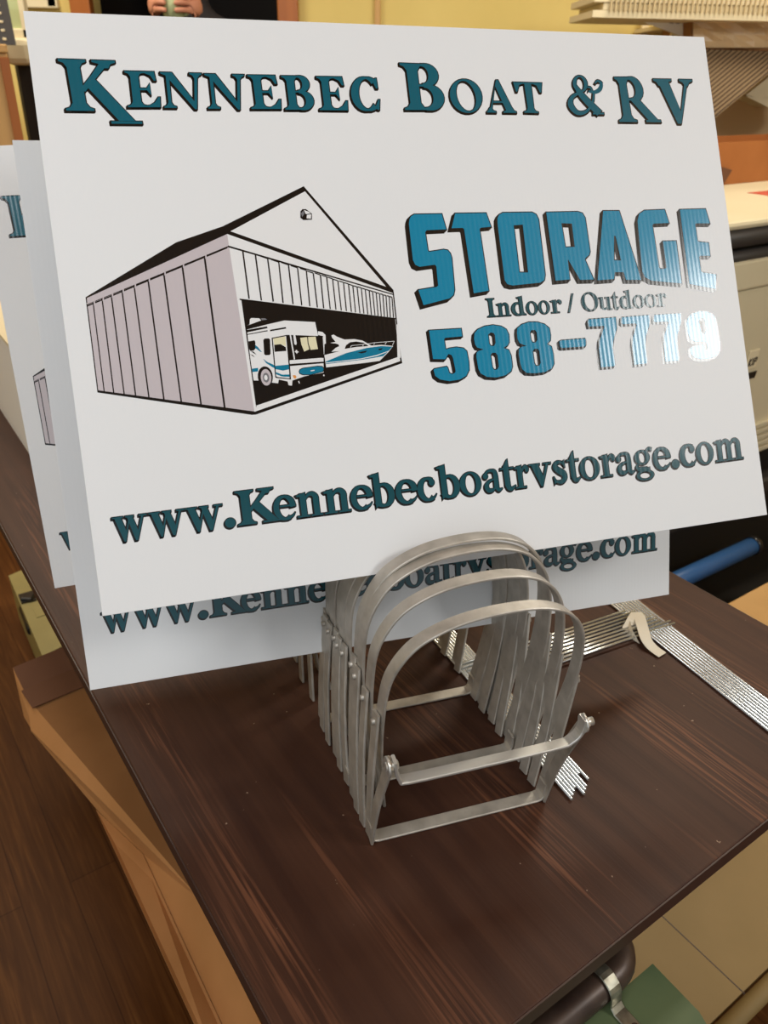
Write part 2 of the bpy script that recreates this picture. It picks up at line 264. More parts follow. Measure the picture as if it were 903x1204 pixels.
SHAPES=[["S",[[-18.0,290.8],[-16.4,293.8],[-12.9,295.6],[11.9,295.3],[14.2,281.8],[-3.6,281.6],[-5.1,280.0],[-4.8,264.1],[-3.7,263.4],[9.4,264.8],[13.0,264.0],[14.9,261.3],[15.7,257.4],[14.5,230.1],[12.9,225.5],[8.9,222.7],[-15.3,218.2],[-18.1,231.5],[-1.5,233.2],[-0.0,234.3],[0.6,250.7],[-0.5,252.0],[-14.3,250.8],[-18.0,252.8],[-19.5,257.1],[-18.8,287.7]],[]],["S",[[24.0,295.4],[52.8,295.0],[55.8,282.7],[46.0,282.2],[44.8,280.9],[45.8,227.4],[31.4,225.8],[30.3,281.6],[29.1,282.6],[18.9,282.6]],[]],["S",[[62.7,290.0],[64.5,293.1],[68.5,294.9],[96.5,294.5],[100.3,292.5],[102.0,288.1],[101.3,238.8],[99.9,234.1],[95.6,231.9],[68.7,230.7],[63.8,232.2],[61.8,235.9],[62.1,285.3]],[[[77.3,283.3],[76.8,242.0],[85.0,241.6],[85.9,283.7]]]],["S",[[110.2,294.1],[141.5,293.9],[146.1,292.4],[148.2,288.0],[148.7,257.6],[147.3,254.4],[143.7,252.1],[142.5,250.7],[148.8,232.1],[134.9,232.4],[125.5,251.7],[124.8,233.3],[110.6,232.9]],[[[123.9,283.8],[124.7,262.4],[133.8,262.4],[134.0,283.1]]]],["S",[[167.2,294.0],[183.8,293.6],[197.3,229.4],[181.3,230.2],[179.9,237.3],[171.0,237.7],[169.3,231.5],[152.3,231.2]],[[[175.2,271.0],[171.8,248.7],[178.7,248.4],[176.6,270.1]]]],["S",[[201.3,283.8],[203.9,290.1],[210.0,293.3],[231.7,293.5],[234.5,280.8],[218.0,280.6],[216.5,279.2],[217.7,239.8],[219.2,238.6],[223.9,238.8],[225.3,239.8],[225.2,264.2],[239.6,264.0],[239.5,224.0],[207.6,228.2],[201.4,231.8],[199.3,237.3]],[]],["S",[[247.9,293.1],[276.1,293.1],[278.8,279.1],[264.0,279.6],[262.5,278.5],[262.8,263.2],[263.9,262.4],[274.6,260.9],[274.5,248.5],[263.6,249.0],[262.1,247.9],[262.2,234.5],[263.8,233.3],[278.3,230.7],[275.7,217.0],[247.6,223.2]],[]],["D",[[-13.4,196.8],[15.8,196.5],[15.9,189.7],[0.3,189.4],[-0.8,188.3],[-0.7,180.2],[0.0,179.8],[2.8,180.5],[9.3,180.9],[15.6,179.6],[18.2,176.9],[18.8,167.7],[18.1,160.6],[14.9,155.8],[8.6,153.1],[-1.1,152.5],[-9.3,154.6],[-13.3,158.1],[-14.0,163.2],[-13.1,164.1],[-1.7,165.2],[-1.0,164.2],[-0.1,159.6],[2.1,158.4],[4.6,159.2],[5.6,160.6],[4.8,171.8],[3.9,174.4],[1.3,175.6],[-2.2,171.3],[-13.2,172.3]],[]],["D",[[26.1,187.0],[27.2,191.5],[30.7,194.8],[37.6,197.1],[45.4,197.7],[53.0,196.1],[57.5,193.1],[59.1,188.3],[58.5,181.7],[56.6,179.0],[52.5,177.2],[57.2,175.1],[58.7,169.8],[58.5,160.6],[56.8,156.6],[51.3,153.4],[42.3,152.1],[33.6,153.3],[28.1,156.8],[26.5,161.0],[26.1,171.2],[26.8,174.7],[28.7,176.3],[33.7,177.2],[28.0,179.2],[26.5,181.9]],[[[39.9,189.6],[42.5,191.3],[45.0,190.5],[45.8,188.7],[45.6,182.1],[43.8,179.6],[40.9,179.8],[39.7,182.0]],[[39.5,171.7],[41.5,173.6],[44.4,173.4],[45.9,171.3],[45.8,161.5],[43.8,159.1],[41.3,159.0],[39.8,161.0]]]],["D",[[66.8,189.2],[67.7,193.4],[72.3,196.4],[79.6,198.1],[87.8,197.6],[94.5,195.2],[98.5,191.4],[98.9,185.4],[97.9,180.6],[94.4,177.6],[98.2,175.1],[99.1,168.6],[98.5,159.9],[95.8,155.8],[88.5,153.1],[78.9,152.8],[70.9,153.9],[67.3,157.4],[66.2,162.4],[66.0,171.0],[66.9,175.2],[69.5,177.0],[74.2,177.4],[68.2,180.0],[66.7,183.8]],[[[79.3,188.4],[80.8,190.6],[84.4,190.6],[85.7,188.5],[85.5,182.0],[83.4,179.8],[80.5,180.0],[79.4,182.4]],[[79.6,172.1],[81.4,174.2],[84.9,173.9],[85.9,171.7],[85.6,161.4],[84.0,159.4],[80.8,159.3],[79.7,161.9]]]],["D",[[106.4,179.1],[108.2,179.9],[132.0,180.0],[132.7,178.8],[132.1,174.1],[131.0,172.8],[108.2,173.1],[106.5,174.0]],[]],["D",[[138.4,196.8],[165.8,196.9],[165.6,190.4],[165.4,187.1],[160.5,176.3],[158.7,169.7],[158.9,154.1],[157.8,152.9],[144.3,153.0],[144.6,169.6],[146.4,177.2],[152.8,189.0],[152.3,189.9],[137.5,190.2],[136.9,194.5]],[]],["D",[[171.9,196.5],[200.6,196.9],[200.3,191.5],[199.1,186.9],[194.2,177.8],[192.5,169.8],[192.1,154.6],[191.3,152.9],[178.5,152.6],[178.8,169.6],[180.6,177.6],[186.3,188.9],[185.2,190.1],[172.0,190.2],[170.6,191.6]],[]],["D",[[205.9,196.6],[234.0,196.5],[233.8,190.6],[232.5,186.5],[227.6,176.8],[226.1,168.6],[226.1,154.3],[225.3,153.0],[211.1,153.1],[211.8,169.6],[213.8,177.7],[219.8,188.5],[218.9,189.7],[205.8,190.0],[204.3,191.2]],[]],["D",[[238.7,186.7],[240.8,191.3],[245.5,195.2],[254.2,197.1],[262.4,196.5],[269.0,193.4],[271.2,189.5],[272.0,181.0],[272.4,165.3],[270.9,158.2],[267.2,154.3],[258.4,152.2],[250.1,152.3],[242.7,154.3],[239.2,158.1],[238.9,162.9],[242.3,165.0],[253.6,166.0],[254.9,164.1],[255.5,160.3],[257.7,160.9],[258.1,166.3],[256.1,168.6],[245.7,168.9],[240.6,171.7],[238.8,178.4]],[[[252.8,188.2],[254.8,190.5],[258.0,190.3],[259.0,187.8],[259.0,178.8],[257.2,176.0],[254.4,176.1],[253.5,179.2]]]],["black",[[-104.3,321.1],[-173.3,290.4],[-210.8,278.9],[-282.4,239.7],[-282.4,237.5],[-282.8,167.3],[-170.1,139.7],[-166.8,139.6],[-40.5,171.0],[-40.9,176.1],[-39.8,230.4],[-39.9,232.6]],[]],["white",[[-103.8,316.9],[-167.9,286.2],[-45.8,235.6]],[]],["lilac",[[-281.6,239.0],[-170.8,284.1],[-166.4,141.9],[-282.0,168.9]],[]],["white",[[-170.8,284.1],[-40.9,230.1],[-42.1,172.9],[-167.8,141.9]],[]],["black",[[-166.5,232.1],[-41.6,209.1],[-42.5,175.5],[-166.0,145.6]],[]],["white",[[-41.0,204.0],[-39.5,202.5],[-41.3,175.8],[-165.3,145.5],[-165.8,146.6],[-44.0,176.3]],[]],["black",[[-282.4,234.9],[-171.6,275.1],[-171.5,273.7],[-282.2,233.8]],[]],["black",[[-171.6,275.1],[-40.7,229.4],[-40.6,228.3],[-171.5,273.5]],[]],["lilac",[[-282.0,235.4],[-171.2,275.8],[-171.4,274.5],[-282.2,234.3]],[]],["black",[[-282.4,233.5],[-171.9,273.9],[-172.0,272.7],[-282.5,232.3]],[]],["black",[[-277.9,235.2],[-277.1,235.4],[-277.5,168.0],[-278.3,168.0]],[]],["lilac",[[-276.9,236.4],[-276.0,236.8],[-276.3,233.1],[-277.3,233.2]],[]],["black",[[-271.2,237.9],[-270.3,238.2],[-270.8,166.2],[-271.7,166.3]],[]],["lilac",[[-270.2,239.2],[-269.3,239.6],[-269.6,235.9],[-270.6,236.0]],[]],["black",[[-264.3,240.2],[-263.3,240.4],[-263.4,164.3],[-264.3,164.4]],[]],["lilac",[[-263.2,241.4],[-262.3,241.8],[-262.6,238.1],[-263.6,238.2]],[]],["black",[[-256.1,243.3],[-255.1,243.6],[-255.2,162.4],[-256.2,162.5]],[]],["lilac",[[-255.0,244.6],[-254.1,245.0],[-254.3,241.3],[-255.4,241.3]],[]],["black",[[-246.8,246.8],[-245.8,247.0],[-245.7,160.0],[-246.7,160.1]],[]],["lilac",[[-245.7,248.1],[-244.7,248.5],[-245.0,244.7],[-246.1,244.8]],[]],["black",[[-236.0,251.1],[-234.9,251.3],[-234.8,157.5],[-235.9,157.6]],[]],["lilac",[[-234.8,252.3],[-233.8,252.8],[-234.1,249.0],[-235.2,249.1]],[]],["black",[[-223.8,255.6],[-222.6,255.8],[-222.1,154.6],[-223.2,154.7]],[]],["lilac",[[-222.5,256.9],[-221.5,257.3],[-221.8,253.5],[-222.9,253.6]],[]],["black",[[-209.2,260.9],[-207.9,261.1],[-207.5,150.8],[-208.7,150.9]],[]],["lilac",[[-207.8,262.1],[-206.8,262.6],[-207.1,258.8],[-208.2,258.8]],[]],["black",[[-191.4,267.2],[-190.0,267.5],[-189.7,146.3],[-191.1,146.4]],[]],["lilac",[[-189.9,268.5],[-188.9,269.0],[-189.2,265.1],[-190.3,265.2]],[]],["black",[[-160.9,270.3],[-159.7,270.3],[-159.7,231.8],[-160.9,231.8]],[]],["black",[[-167.4,273.5],[-160.2,270.8],[-160.4,269.9],[-167.5,272.7]],[]],["black",[[-151.3,266.8],[-150.1,266.7],[-150.2,229.9],[-151.3,230.0]],[]],["black",[[-157.4,269.8],[-150.6,267.2],[-150.8,266.3],[-157.5,269.0]],[]],["black",[[-141.9,263.2],[-140.8,263.2],[-140.8,228.5],[-142.0,228.5]],[]],["black",[[-147.7,266.1],[-141.3,263.7],[-141.4,262.7],[-147.8,265.3]],[]],["black",[[-133.3,260.0],[-132.3,259.9],[-133.1,226.9],[-134.2,227.0]],[]],["black",[[-138.8,262.7],[-132.7,260.4],[-132.9,259.5],[-138.8,261.9]],[]],["black",[[-125.8,257.4],[-124.7,257.4],[-125.2,225.5],[-126.3,225.6]],[]],["black",[[-130.9,260.0],[-125.2,257.9],[-125.3,256.9],[-131.0,259.2]],[]],["black",[[-118.7,254.7],[-117.7,254.6],[-118.3,224.1],[-119.3,224.2]],[]],["black",[[-123.5,257.1],[-118.1,255.1],[-118.2,254.2],[-123.6,256.3]],[]],["black",[[-111.8,252.2],[-110.8,252.2],[-111.8,223.0],[-112.8,223.0]],[]],["black",[[-116.3,254.6],[-111.3,252.7],[-111.4,251.8],[-116.4,253.8]],[]],["black",[[-106.4,249.9],[-105.4,249.8],[-105.7,221.6],[-106.7,221.7]],[]],["black",[[-110.7,252.1],[-105.8,250.4],[-106.0,249.4],[-110.8,251.3]],[]],["black",[[-100.7,248.2],[-99.7,248.1],[-100.6,220.7],[-101.6,220.8]],[]],["black",[[-104.7,250.3],[-100.2,248.6],[-100.3,247.7],[-104.8,249.5]],[]],["black",[[-95.7,246.3],[-94.7,246.3],[-95.3,219.7],[-96.2,219.8]],[]],["black",[[-99.4,248.3],[-95.1,246.8],[-95.2,245.8],[-99.5,247.5]],[]],["black",[[-90.9,244.4],[-90.0,244.4],[-90.6,219.0],[-91.5,219.0]],[]],["black",[[-94.5,246.4],[-90.4,244.9],[-90.5,243.9],[-94.6,245.6]],[]],["black",[[-86.7,242.6],[-85.8,242.6],[-86.2,218.1],[-87.1,218.1]],[]],["black",[[-90.0,244.5],[-86.2,243.1],[-86.3,242.1],[-90.2,243.7]],[]],["black",[[-82.2,241.1],[-81.3,241.0],[-82.0,217.3],[-82.9,217.4]],[]],["black",[[-85.4,242.8],[-81.7,241.5],[-81.8,240.6],[-85.5,242.0]],[]],["black",[[-78.2,239.6],[-77.3,239.5],[-77.9,216.4],[-78.8,216.5]],[]],["black",[[-81.2,241.3],[-77.7,240.0],[-77.8,239.1],[-81.3,240.4]],[]],["black",[[-74.7,238.1],[-73.8,238.0],[-74.5,215.7],[-75.3,215.8]],[]],["black",[[-77.5,239.7],[-74.2,238.5],[-74.3,237.6],[-77.6,238.9]],[]],["black",[[-71.2,236.7],[-70.3,236.7],[-70.9,215.0],[-71.7,215.1]],[]],["black",[[-73.8,238.3],[-70.7,237.2],[-70.8,236.2],[-74.0,237.5]],[]],["black",[[-67.7,235.7],[-66.9,235.7],[-67.6,214.3],[-68.4,214.4]],[]],["black",[[-70.3,237.2],[-67.2,236.2],[-67.4,235.2],[-70.4,236.4]],[]],["black",[[-64.5,234.4],[-63.7,234.4],[-64.3,213.6],[-65.1,213.7]],[]],["black",[[-66.9,235.9],[-64.0,234.9],[-64.2,233.9],[-67.0,235.1]],[]],["black",[[-61.3,233.3],[-60.4,233.2],[-61.3,212.9],[-62.1,213.0]],[]],["black",[[-63.5,234.7],[-60.8,233.7],[-60.9,232.8],[-63.6,233.8]],[]],["black",[[-58.5,232.3],[-57.7,232.2],[-58.3,212.4],[-59.1,212.5]],[]],["black",[[-60.6,233.6],[-58.0,232.8],[-58.1,231.8],[-60.7,232.8]],[]],["black",[[-55.5,231.3],[-54.7,231.3],[-55.7,211.8],[-56.5,211.8]],[]],["black",[[-57.5,232.6],[-55.1,231.8],[-55.2,230.8],[-57.6,231.8]],[]],["black",[[-52.8,230.2],[-52.0,230.1],[-53.0,211.3],[-53.8,211.3]],[]],["black",[[-54.6,231.4],[-52.3,230.6],[-52.5,229.7],[-54.7,230.6]],[]],["black",[[-50.0,229.2],[-49.2,229.2],[-50.3,210.8],[-51.1,210.8]],[]],["black",[[-51.7,230.4],[-49.5,229.7],[-49.7,228.7],[-51.8,229.5]],[]],["black",[[-47.4,228.2],[-46.6,228.2],[-47.8,210.3],[-48.6,210.4]],[]],["black",[[-49.0,229.3],[-46.9,228.7],[-47.0,227.7],[-49.1,228.5]],[]],["black",[[-44.7,227.4],[-43.9,227.4],[-45.3,209.8],[-46.1,209.9]],[]],["black",[[-46.2,228.5],[-44.3,227.9],[-44.4,226.9],[-46.3,227.7]],[]],["black",[[-42.4,226.6],[-41.6,226.6],[-42.6,209.3],[-43.4,209.4]],[]],["black",[[-43.8,227.7],[-42.0,227.1],[-42.1,226.1],[-43.9,226.8]],[]],["black",[[-167.8,232.3],[-41.4,208.9],[-41.4,208.0],[-167.6,231.1]],[]],["black",[[-109.6,300.7],[-107.8,302.3],[-105.0,302.2],[-100.6,298.4],[-101.3,293.5],[-108.3,293.4],[-110.5,295.4]],[]],["white",[[-106.8,301.5],[-103.2,300.1],[-101.4,298.4],[-105.7,298.2]],[]],["white",[[-104.8,297.5],[-101.2,297.8],[-102.0,294.2],[-105.5,294.6]],[]],["grey",[[-109.5,299.0],[-107.3,300.9],[-106.7,298.6],[-109.0,295.7]],[]],["white",[[-165.2,210.4],[-162.6,211.3],[-161.8,215.4],[-160.5,216.3],[-154.5,215.7],[-152.9,213.9],[-148.0,211.2],[-134.5,212.7],[-109.7,209.9],[-108.8,199.3],[-109.0,197.9],[-103.6,197.1],[-107.3,172.3],[-107.6,168.5],[-124.0,166.7],[-134.4,164.1],[-135.3,160.0],[-137.9,160.6],[-138.4,163.7],[-145.2,165.8],[-146.1,162.8],[-149.7,163.5],[-161.4,166.3],[-165.2,166.7],[-165.5,183.6]],[]],["black",[[-165.2,210.4],[-152.9,213.9],[-134.2,217.9],[-122.1,216.3],[-111.3,212.7],[-109.7,209.9],[-134.5,212.7],[-148.7,210.4],[-165.3,207.3]],[]],["grey",[[-153.0,215.6],[-149.7,215.4],[-148.2,214.3],[-152.5,213.9]],[]],["black",[[-165.4,207.1],[-148.9,208.9],[-148.8,207.4],[-165.4,205.1]],[]],["black",[[-165.4,203.8],[-149.1,205.8],[-148.9,205.0],[-165.4,203.1]],[]],["black",[[-147.0,206.0],[-134.0,207.4],[-133.9,206.1],[-147.0,204.7]],[]],["black",[[-165.3,197.9],[-160.5,198.5],[-159.9,197.2],[-160.4,191.9],[-162.0,190.3],[-164.6,190.3],[-165.4,191.5]],[]],["black",[[-153.4,198.2],[-152.2,199.3],[-148.8,199.2],[-148.0,198.1],[-149.0,186.9],[-149.9,185.9],[-153.2,185.9],[-154.2,186.9]],[]],["teal",[[-160.1,194.6],[-158.3,192.8],[-155.8,188.6],[-156.9,189.0],[-160.6,192.3]],[]],["teal",[[-155.7,183.5],[-152.4,180.4],[-146.7,177.3],[-134.9,177.1],[-135.4,173.3],[-143.1,172.8],[-148.8,175.9],[-153.6,179.7]],[]],["teal",[[-147.0,172.4],[-142.0,169.8],[-136.0,169.2],[-136.3,167.1],[-142.2,168.0],[-146.8,171.0]],[]],["teal",[[-165.3,176.1],[-160.4,176.4],[-160.8,173.5],[-165.3,173.4]],[]],["black",[[-164.9,190.4],[-162.1,189.4],[-160.2,186.6],[-162.9,188.7]],[]],["black",[[-165.3,187.8],[-163.2,186.8],[-161.9,185.0],[-163.6,186.1]],[]],["black",[[-146.6,199.5],[-134.1,201.0],[-135.4,165.0],[-146.9,167.1],[-147.8,167.7]],[]],["white",[[-145.7,198.7],[-134.8,200.1],[-136.3,166.0],[-146.2,167.9],[-146.9,168.6]],[]],["cream",[[-145.4,198.8],[-135.4,199.8],[-135.9,191.7],[-139.6,193.7],[-145.3,193.7]],[]],["black",[[-145.3,193.7],[-140.0,193.9],[-136.2,191.2],[-136.2,188.1],[-145.6,188.1]],[]],["teal",[[-146.8,176.9],[-134.9,177.1],[-135.4,173.3],[-140.9,172.6],[-146.8,174.2]],[]],["teal",[[-146.9,172.0],[-142.1,169.5],[-136.0,169.1],[-136.3,167.1],[-142.3,167.9],[-146.7,170.1]],[]],["black",[[-134.1,201.0],[-131.8,200.8],[-109.3,198.5],[-105.0,198.4],[-106.2,180.3],[-134.5,180.5],[-135.4,165.0],[-136.5,165.1]],[]],["white",[[-131.8,200.8],[-130.7,200.7],[-130.0,180.9],[-131.0,180.7]],[]],["cream",[[-123.6,197.9],[-117.9,198.1],[-118.1,193.5],[-117.5,188.1],[-121.8,186.6],[-123.3,192.3]],[]],["cream",[[-117.1,198.1],[-110.9,198.0],[-110.3,187.8],[-116.4,187.6],[-117.4,193.4]],[]],["white",[[-128.9,202.3],[-127.2,200.5],[-127.0,193.7],[-127.7,192.3],[-129.0,193.1]],[]],["white",[[-134.5,180.4],[-108.2,180.5],[-108.2,178.9],[-134.8,178.3]],[]],["black",[[-134.9,177.5],[-107.0,177.3],[-107.1,176.0],[-135.0,175.8]],[]],["black",[[-128.5,170.9],[-127.5,172.7],[-124.6,173.7],[-112.1,174.4],[-108.3,173.8],[-107.1,171.1],[-108.5,168.9],[-119.3,167.1],[-125.4,167.6],[-128.0,168.9]],[]],["teal",[[-127.9,170.8],[-127.0,172.3],[-124.3,173.2],[-112.2,173.8],[-108.8,173.2],[-107.7,171.2],[-109.0,169.3],[-119.2,167.7],[-125.0,168.2],[-127.4,169.4]],[]],["white",[[-118.6,171.0],[-115.3,171.2],[-115.6,170.5],[-118.5,170.2]],[]],["orange",[[-133.7,168.2],[-131.5,168.2],[-130.6,166.8],[-131.9,165.2],[-133.0,165.9]],[]],["black",[[-106.3,183.0],[-105.5,183.0],[-107.6,166.1],[-108.4,166.2]],[]],["white",[[-129.0,187.4],[-127.9,188.6],[-127.1,187.2],[-126.0,186.6],[-127.2,186.2],[-128.1,185.2],[-128.7,186.4],[-129.7,186.9]],[]],["white",[[-108.4,202.3],[-104.6,201.3],[-102.6,198.8],[-103.2,191.7],[-104.8,191.4],[-104.7,198.0],[-108.8,199.3]],[]],["white",[[-129.9,163.2],[-129.1,163.3],[-128.7,161.3],[-129.5,161.2]],[]],["white",[[-108.8,166.6],[-107.8,166.8],[-108.0,165.4],[-108.8,165.5]],[]],["black",[[-149.6,169.1],[-149.9,166.8],[-150.6,164.6],[-151.7,162.8],[-153.2,161.5],[-154.8,160.8],[-156.6,160.7],[-158.2,161.3],[-159.6,162.5],[-160.7,164.2],[-161.4,166.3],[-161.6,168.7],[-161.3,171.0],[-160.6,173.1],[-159.5,175.0],[-158.0,176.3],[-156.4,177.0],[-154.7,177.1],[-153.0,176.5],[-151.6,175.3],[-150.5,173.6],[-149.8,171.4]],[]],["lilac",[[-150.9,168.5],[-151.1,166.6],[-151.6,164.9],[-152.4,163.4],[-153.4,162.4],[-154.6,161.8],[-155.8,161.8],[-156.9,162.2],[-157.9,163.2],[-158.7,164.6],[-159.1,166.3],[-159.3,168.2],[-159.1,170.0],[-158.6,171.7],[-157.8,173.2],[-156.8,174.2],[-155.6,174.8],[-154.4,174.9],[-153.3,174.4],[-152.3,173.4],[-151.5,172.0],[-151.0,170.3]],[]],["grey",[[-152.6,168.2],[-152.7,167.1],[-153.0,166.1],[-153.5,165.2],[-154.1,164.6],[-154.8,164.2],[-155.5,164.2],[-156.2,164.5],[-156.8,165.1],[-157.3,165.9],[-157.6,166.9],[-157.7,168.0],[-157.6,169.1],[-157.2,170.1],[-156.8,171.0],[-156.1,171.6],[-155.4,171.9],[-154.7,172.0],[-154.0,171.7],[-153.4,171.1],[-152.9,170.3],[-152.7,169.3]],[]],["white",[[-153.9,168.2],[-154.0,167.6],[-154.1,167.0],[-154.4,166.6],[-154.7,166.2],[-155.1,166.0],[-155.5,166.0],[-155.8,166.2],[-156.2,166.5],[-156.4,166.9],[-156.6,167.5],[-156.6,168.1],[-156.6,168.7],[-156.4,169.2],[-156.1,169.7],[-155.8,170.0],[-155.4,170.2],[-155.1,170.2],[-154.7,170.0],[-154.4,169.7],[-154.1,169.3],[-154.0,168.8]],[]],["white",[[-105.7,182.5],[-92.5,184.8],[-99.5,184.8],[-95.6,187.7],[-92.4,188.8],[-93.1,190.5],[-99.4,192.1],[-95.0,192.6],[-97.5,196.4],[-97.7,198.1],[-95.9,198.7],[-93.5,196.9],[-87.3,194.0],[-79.0,193.8],[-72.2,192.1],[-67.3,188.7],[-65.3,187.4],[-56.8,187.5],[-46.6,185.8],[-50.9,181.5],[-59.9,174.3],[-72.9,173.6],[-105.5,172.4]],[]],["black",[[-88.1,186.3],[-86.7,189.2],[-82.9,191.5],[-77.5,191.7],[-71.6,190.3],[-67.5,187.2],[-78.2,187.2]],[]],["black",[[-99.4,191.8],[-95.1,191.3],[-92.5,190.1],[-93.0,189.1],[-96.0,188.2],[-102.0,185.4],[-103.8,184.5],[-105.1,184.6],[-103.7,191.7]],[]],["teal",[[-105.3,177.2],[-87.5,182.8],[-69.5,185.8],[-56.9,186.5],[-47.2,185.3],[-51.0,182.1],[-61.5,179.2],[-76.0,177.3],[-105.2,175.8]],[]],["black",[[-77.9,182.6],[-69.3,183.7],[-70.9,182.1],[-74.5,181.6]],[]],["black",[[-59.9,184.3],[-55.8,184.7],[-56.9,183.4],[-59.2,183.0]],[]],["teal",[[-105.4,176.5],[-76.0,176.8],[-61.6,178.5],[-51.8,181.3],[-56.3,178.0],[-65.3,177.1],[-76.1,176.3],[-105.3,175.1]],[]],["white",[[-105.4,176.3],[-76.0,177.4],[-61.5,179.4],[-51.8,181.8],[-51.7,181.3],[-61.5,178.8],[-76.0,176.8],[-105.5,175.7]],[]],["white",[[-83.5,187.0],[-83.0,187.0],[-81.9,188.6],[-82.4,188.7]],[]],["white",[[-72.8,187.4],[-72.4,187.3],[-71.7,189.0],[-72.2,189.1]],[]],["white",[[-63.4,187.8],[-63.0,187.8],[-61.9,189.6],[-62.3,189.7]],[]],["white",[[-53.6,187.7],[-53.1,187.7],[-51.5,189.8],[-52.0,189.8]],[]],["white",[[-47.5,186.4],[-47.0,186.4],[-44.8,189.7],[-45.2,189.8]],[]],["white",[[-82.3,188.8],[-72.2,189.1],[-62.3,189.8],[-45.2,189.9],[-45.2,189.5],[-62.3,189.4],[-72.2,188.7],[-82.4,188.4]],[]]]

SW, SH, ST = .6, .457, .004
def offset(poly, d):
    n = len(poly); A = sum(poly[i][0]*poly[(i+1) % n][1]-poly[(i+1) % n][0]*poly[i][1] for i in range(n)); s = 1 if A > 0 else -1; out = []
    for i in range(n):
        p0, p1, p2 = poly[i-1], poly[i], poly[(i+1) % n]
        e1 = (p1[0]-p0[0], p1[1]-p0[1]); e2 = (p2[0]-p1[0], p2[1]-p1[1]); l1 = math.hypot(*e1) or 1e-9; l2 = math.hypot(*e2) or 1e-9
        n1 = (e1[1]/l1*s, -e1[0]/l1*s); n2 = (e2[1]/l2*s, -e2[0]/l2*s); k = 1+n1[0]*n2[0]+n1[1]*n2[1]; k = max(k, .45)
        out.append((p1[0]+(n1[0]+n2[0])/k*d, p1[1]+(n1[1]+n2[1])/k*d))
    return out
def flat(bm, poly, holes, y, mi, dx=0, dz=0, grow=0):
    loops = [offset(poly, grow)] + [offset(h, -grow) for h in holes] if grow else [poly]+holes
    pts = [[V3((p[0]+dx, p[1]+dz, 0)) for p in l] for l in loops]; fl = [p for l in pts for p in l]
    vs = [bm.verts.new((p.x/1000, -y/1000, p.y/1000)) for p in fl]
    for t in tessellate_polygon(pts):
        try: f = bm.faces.new([vs[i] for i in t]); f.material_index = mi; f.normal_update(); (f.normal.y > 0) and f.normal_flip()
        except ValueError: pass
def stroke(P, W):
    n = len(P); Lp, Rp = [], []
    for i in range(n):
        a, b2 = P[max(i-1, 0)], P[min(i+1, n-1)]; tx, ty = b2[0]-a[0], b2[1]-a[1]; l = math.hypot(tx, ty) or 1e-9; w2 = W[i]/2
        Lp.append((P[i][0]-ty/l*w2, P[i][1]+tx/l*w2)); Rp.append((P[i][0]+ty/l*w2, P[i][1]-tx/l*w2))
    return Lp+Rp[::-1]
def sm(P, W, n=5):
    q = catmull([(p[0], p[1], w2) for p, w2 in zip(P, W)], n); return (stroke([(v.x, v.y) for v in q], [v.z for v in q]), [])
def R(x0, y0, x1, y1): return ([(x0, y0), (x1, y0), (x1, y1), (x0, y1)], [])
def PL(*p): return (list(p), [])
def SF(x0, x1, s0, s1, y=0, k=1):  # bracketed slab serif
    q = [(x0, 0), (x1, 0), (x1, .045), (s1+.05, .075), (s1, .16), (s0, .16), (s0-.05, .075), (x0, .045)]
    return ([(a, y+b2*k) for a, b2 in q], [])
def EL(cx, cy, rx, ry, tx, ty, n=26, rot=0):
    c, s = math.cos(rot), math.sin(rot)
    o = [(cx+rx*math.cos(a), cy+ry*math.sin(a)) for a in [k*2*math.pi/n for k in range(n)]]
    def ii(a): x, y = (rx-tx)*math.cos(a), (ry-ty)*math.sin(a); return (cx+x*c-y*s, cy+x*s+y*c)
    return (o, [[ii(k*2*math.pi/n) for k in range(n)]] if tx < rx else [])
XH = .70
def bowl(cx, cy, rx, ry, a0, a1, w0, w1, n=14):   # open round stroke, thick at the sides
    P = []; W = []
    for i in range(n+1):
        a = math.radians(a0+(a1-a0)*i/n); P.append((cx+rx*math.cos(a), cy+ry*math.sin(a))); W.append(w1+(w0-w1)*abs(math.cos(a)))
    return (stroke(P, W), [])
def G_N(): return 1.0, [R(.12, .05, .21, .95), SF(.0, .34, .12, .21), R(.82, .10, .90, .95), SF(.70, 1.0, .82, .90, 1, -1), PL((0, 1), (.28, 1), (.90, .10), (.90, -.03), (.84, -.03), (.12, .90), (0, .955))]
def G_E(w=.8): return w, [R(.13, 0, .34, 1), SF(.0, .5, .13, .34), SF(.0, .5, .13, .34, 1, -1), R(.3, .945, w-.06, 1), PL((.5, .945), (w-.05, 1), (w-.03, .74), (w-.09, .74), (w-.16, .88)), R(.3, .47, .56, .535), PL((.5, .52), (.60, .68), (.60, .33), (.5, .48)), R(.3, 0, w-.02, .055), PL((.5, .05), (w-.14, .14), (w-.04, .29), (w+.01, .29), (w-.02, 0))]
def G_K(leg=0.):
    arm = [R(.13, 0, .36, 1), SF(.0, .48, .13, .36), SF(.0, .48, .13, .36, 1, -1), (stroke([(.34, .40), (.56, .66), (.80, .95)], [.10, .10, .13]), []), SF(.58, 1.0, .74, .86, 1, -1)]
    if leg: return 1.0, arm + [PL((.40, .50), (.55, .68), (1.14, -.19), (.86, -.19)), R(.72, -.245, 1.25, -.19)]
    return 1.0, arm + [PL((.40, .49), (.55, .67), (1.04, .05), (.76, .05)), R(.64, 0, 1.12, .055)]
def G_B(): return .8, [R(.12, 0, .33, 1), SF(.0, .4, .12, .33), SF(.0, .4, .12, .33, 1, -1), bowl(.42, .76, .21, .215, -95, 95, .20, .05), bowl(.44, .27, .25, .245, -95, 95, .22, .055), R(.3, .945, .45, 1), R(.3, .505, .45, .555), R(.3, 0, .46, .055)]
